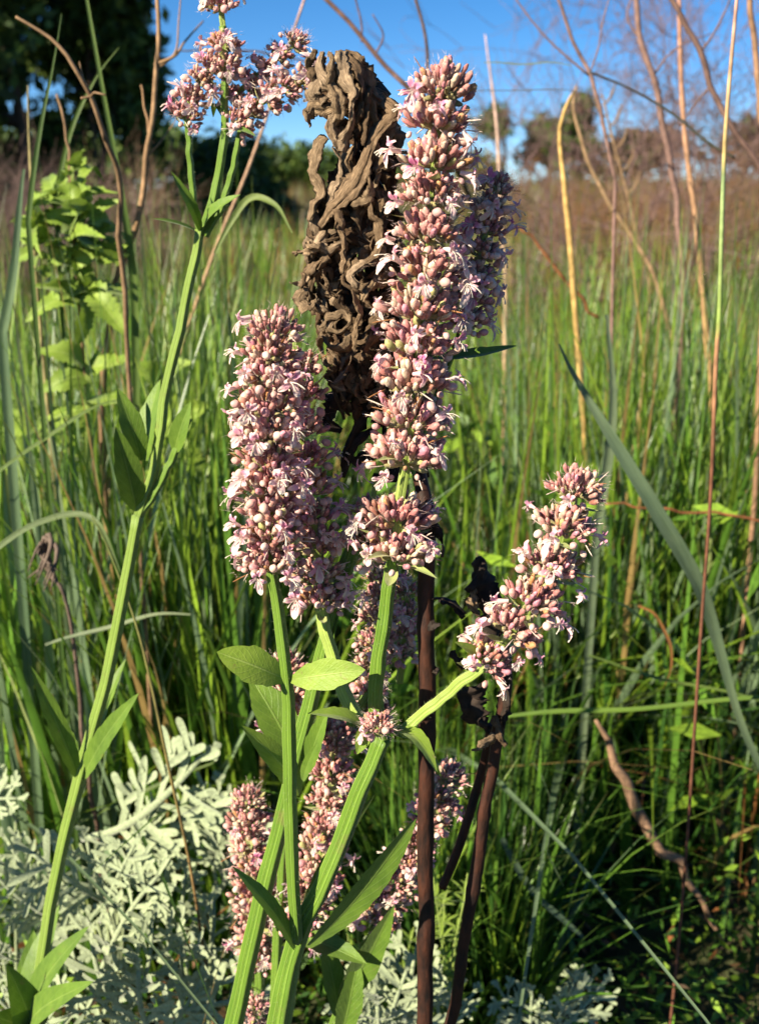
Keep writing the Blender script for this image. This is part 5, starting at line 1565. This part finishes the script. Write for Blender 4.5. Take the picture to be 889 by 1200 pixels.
def leaf_cloud(centers, radii, n, size, cols, seed, flat=1.0):
    r = np.random.default_rng(seed)
    k = r.choice(len(centers), n, p=np.asarray(radii) ** 2 / np.sum(np.asarray(radii) ** 2))
    d = r.normal(0, 1, (n, 3)); d /= np.linalg.norm(d, axis=1)[:, None]
    d[:, 2] *= flat
    P = np.asarray(centers)[k] + d * (np.asarray(radii)[k] * r.random(n) ** 0.45)[:, None]
    u = r.normal(0, 1, (n, 3)); u /= np.linalg.norm(u, axis=1)[:, None]
    v = np.cross(u, r.normal(0, 1, (n, 3))); v /= np.linalg.norm(v, axis=1)[:, None]
    s = size * (0.6 + 0.8 * r.random(n))[:, None]
    V = np.stack([P - u * s, P + v * s * .45, P + u * s, P - v * s * .45], 1).reshape(-1, 3)
    c = np.asarray(cols)[r.integers(len(cols), size=n)] * (0.7 + 0.6 * r.random(n))[:, None]
    return V, np.arange(4 * n).reshape(-1, 4), np.repeat(c, 4, axis=0)


def leafy_tree(name, x, y, h, crown_r, seed, label, cols, n=9000, size=0.07, levels=3, r0=0.12, clump=0.35, group='trees behind the field', low=0.35, flat=0.8, spread=0.6, cat='tree'):
    base = np.array([x, y, float(ground_z(x, y)) - 0.05])
    th = Thing(name, base, label, cat, group)
    segs, tips = branch_tree(base, h, seed, levels, spread, r0, kids=(3, 5), min_r=0.012)
    P = np.array([t[0] for t in tips])
    # fit the limbs into the crown's size
    rel = P - base
    sc = np.array([crown_r / (np.percentile(np.abs(rel[:, 0]), 92) + .01), crown_r / (np.percentile(np.abs(rel[:, 1]), 92) + .01), h * 0.93 / rel[:, 2].max()])
    V, F = seg_geo(segs)
    th.part('trunk', (V - base) * sc + base, F, 'bark', col=np.tile((0.10, 0.07, 0.05), (len(V), 1)))
    P = rel * sc + base
    P = P[P[:, 2] > base[2] + h * low]
    r = np.random.default_rng(seed + 1)
    rad = clump * crown_r * r.uniform(0.6, 1.25, len(P))
    V, F, c = leaf_cloud(P, rad, n, size, cols, seed, flat)
    th.part('crown', V, F, 'foliage', col=c, kind='stuff')


DK = [(0.05, 0.09, 0.020), (0.08, 0.13, 0.024), (0.12, 0.18, 0.035), (0.04, 0.075, 0.022)]
MD = [(0.04, 0.075, 0.016), (0.055, 0.095, 0.02), (0.075, 0.11, 0.025)]
MD = [(0.06, 0.11, 0.022), (0.08, 0.13, 0.028), (0.10, 0.15, 0.035)]
leafy_tree('evergreen_tree', -4.3, 14.0, 6.2, 1.9, 1, 'big dark evergreen tree rising above the brown scrub', DK, 17000, 0.12, 4, 0.16, 0.42, low=0.10)
leafy_tree('evergreen_tree', -3.55, 14.6, 4.6, 0.62, 9, 'bushy dark evergreen leaning out from the big dark tree', DK + MD[:1], 6000, 0.10, 3, 0.10, 0.55, low=0.12)
leafy_tree('evergreen_tree', -3.75, 19.0, 3.9, 0.5, 2, 'narrow dark tree with sky showing through beside the big evergreen', DK + MD[:1], 1800, 0.09, 3, 0.07, 0.40, low=0.2)
leafy_tree('round_bush', -2.65, 17.0, 1.75, 0.75, 3, 'round dark bush under the sky lit flower spikes', DK, 7000, 0.075, 3, 0.07, 0.42, low=0.08, group='dark bushes', cat='bush')
leafy_tree('round_bush', -1.90, 17.8, 1.40, 0.5, 4, 'smaller dark bush beyond the straw stalk', DK, 5000, 0.075, 3, 0.07, 0.42, low=0.08, group='dark bushes', cat='bush')
leafy_tree('pine_tree', 6.35, 58.0, 4.3, 1.05, 5, 'small flat topped pine far off beside the tallest spike', MD, 1800, 0.16, 3, 0.12, 0.42, low=0.62, flat=0.6)
leafy_tree('pine_tree', 8.5, 58.0, 3.6, 1.7, 6, 'spreading green tree far off behind the bent straw cane', MD, 3600, 0.18, 3, 0.14, 0.40, low=0.2)
leafy_tree('pine_tree', 10.6, 60.0, 5.0, 1.5, 7, 'taller far off tree with reddish undergrowth behind the cane', MD + [(0.13, 0.07, 0.04)], 3400, 0.18, 3, 0.16, 0.40, low=0.35)
leafy_tree('pine_tree', 5.3, 56.0, 1.9, 1.3, 8, 'low olive green tree far off behind the shaded spike', [(0.13, 0.14, 0.025), (0.15, 0.14, 0.03)], 2600, 0.16, 3, 0.12, 0.45, low=0.1)
for k, (x, y, h, cr, lb) in enumerate([(14.0, 62, 3.0, 3.0, 'brownish far thicket behind the bare purple shrubs'), (19.5, 62, 3.4, 3.2, 'rusty far thicket beyond the tall reed'), (0.6, 60, 1.6, 2.4, 'far dark thicket behind the brown dead head'), (-7.5, 50, 2.6, 3.0, 'far dark thicket behind the scrub and round bushes'), (-11.5, 48, 3.2, 3.2, 'far dark thicket behind the trunk of the dark tree'), (-4.0, 52, 2.0, 2.6, 'low far thicket between the round bushes and the dead head'), (-14.5, 46, 3.4, 3.0, 'far dark thicket seen under the big evergreen crown')]):
    leafy_tree('thicket', x, y, h, cr, 20 + k, lb, [(0.09, 0.06, 0.03), (0.11, 0.07, 0.035), (0.06, 0.07, 0.025)] if k < 2 else DK, 2600, 0.22, 3, 0.12, 0.42, low=0.06, group='far thickets', cat='thicket')
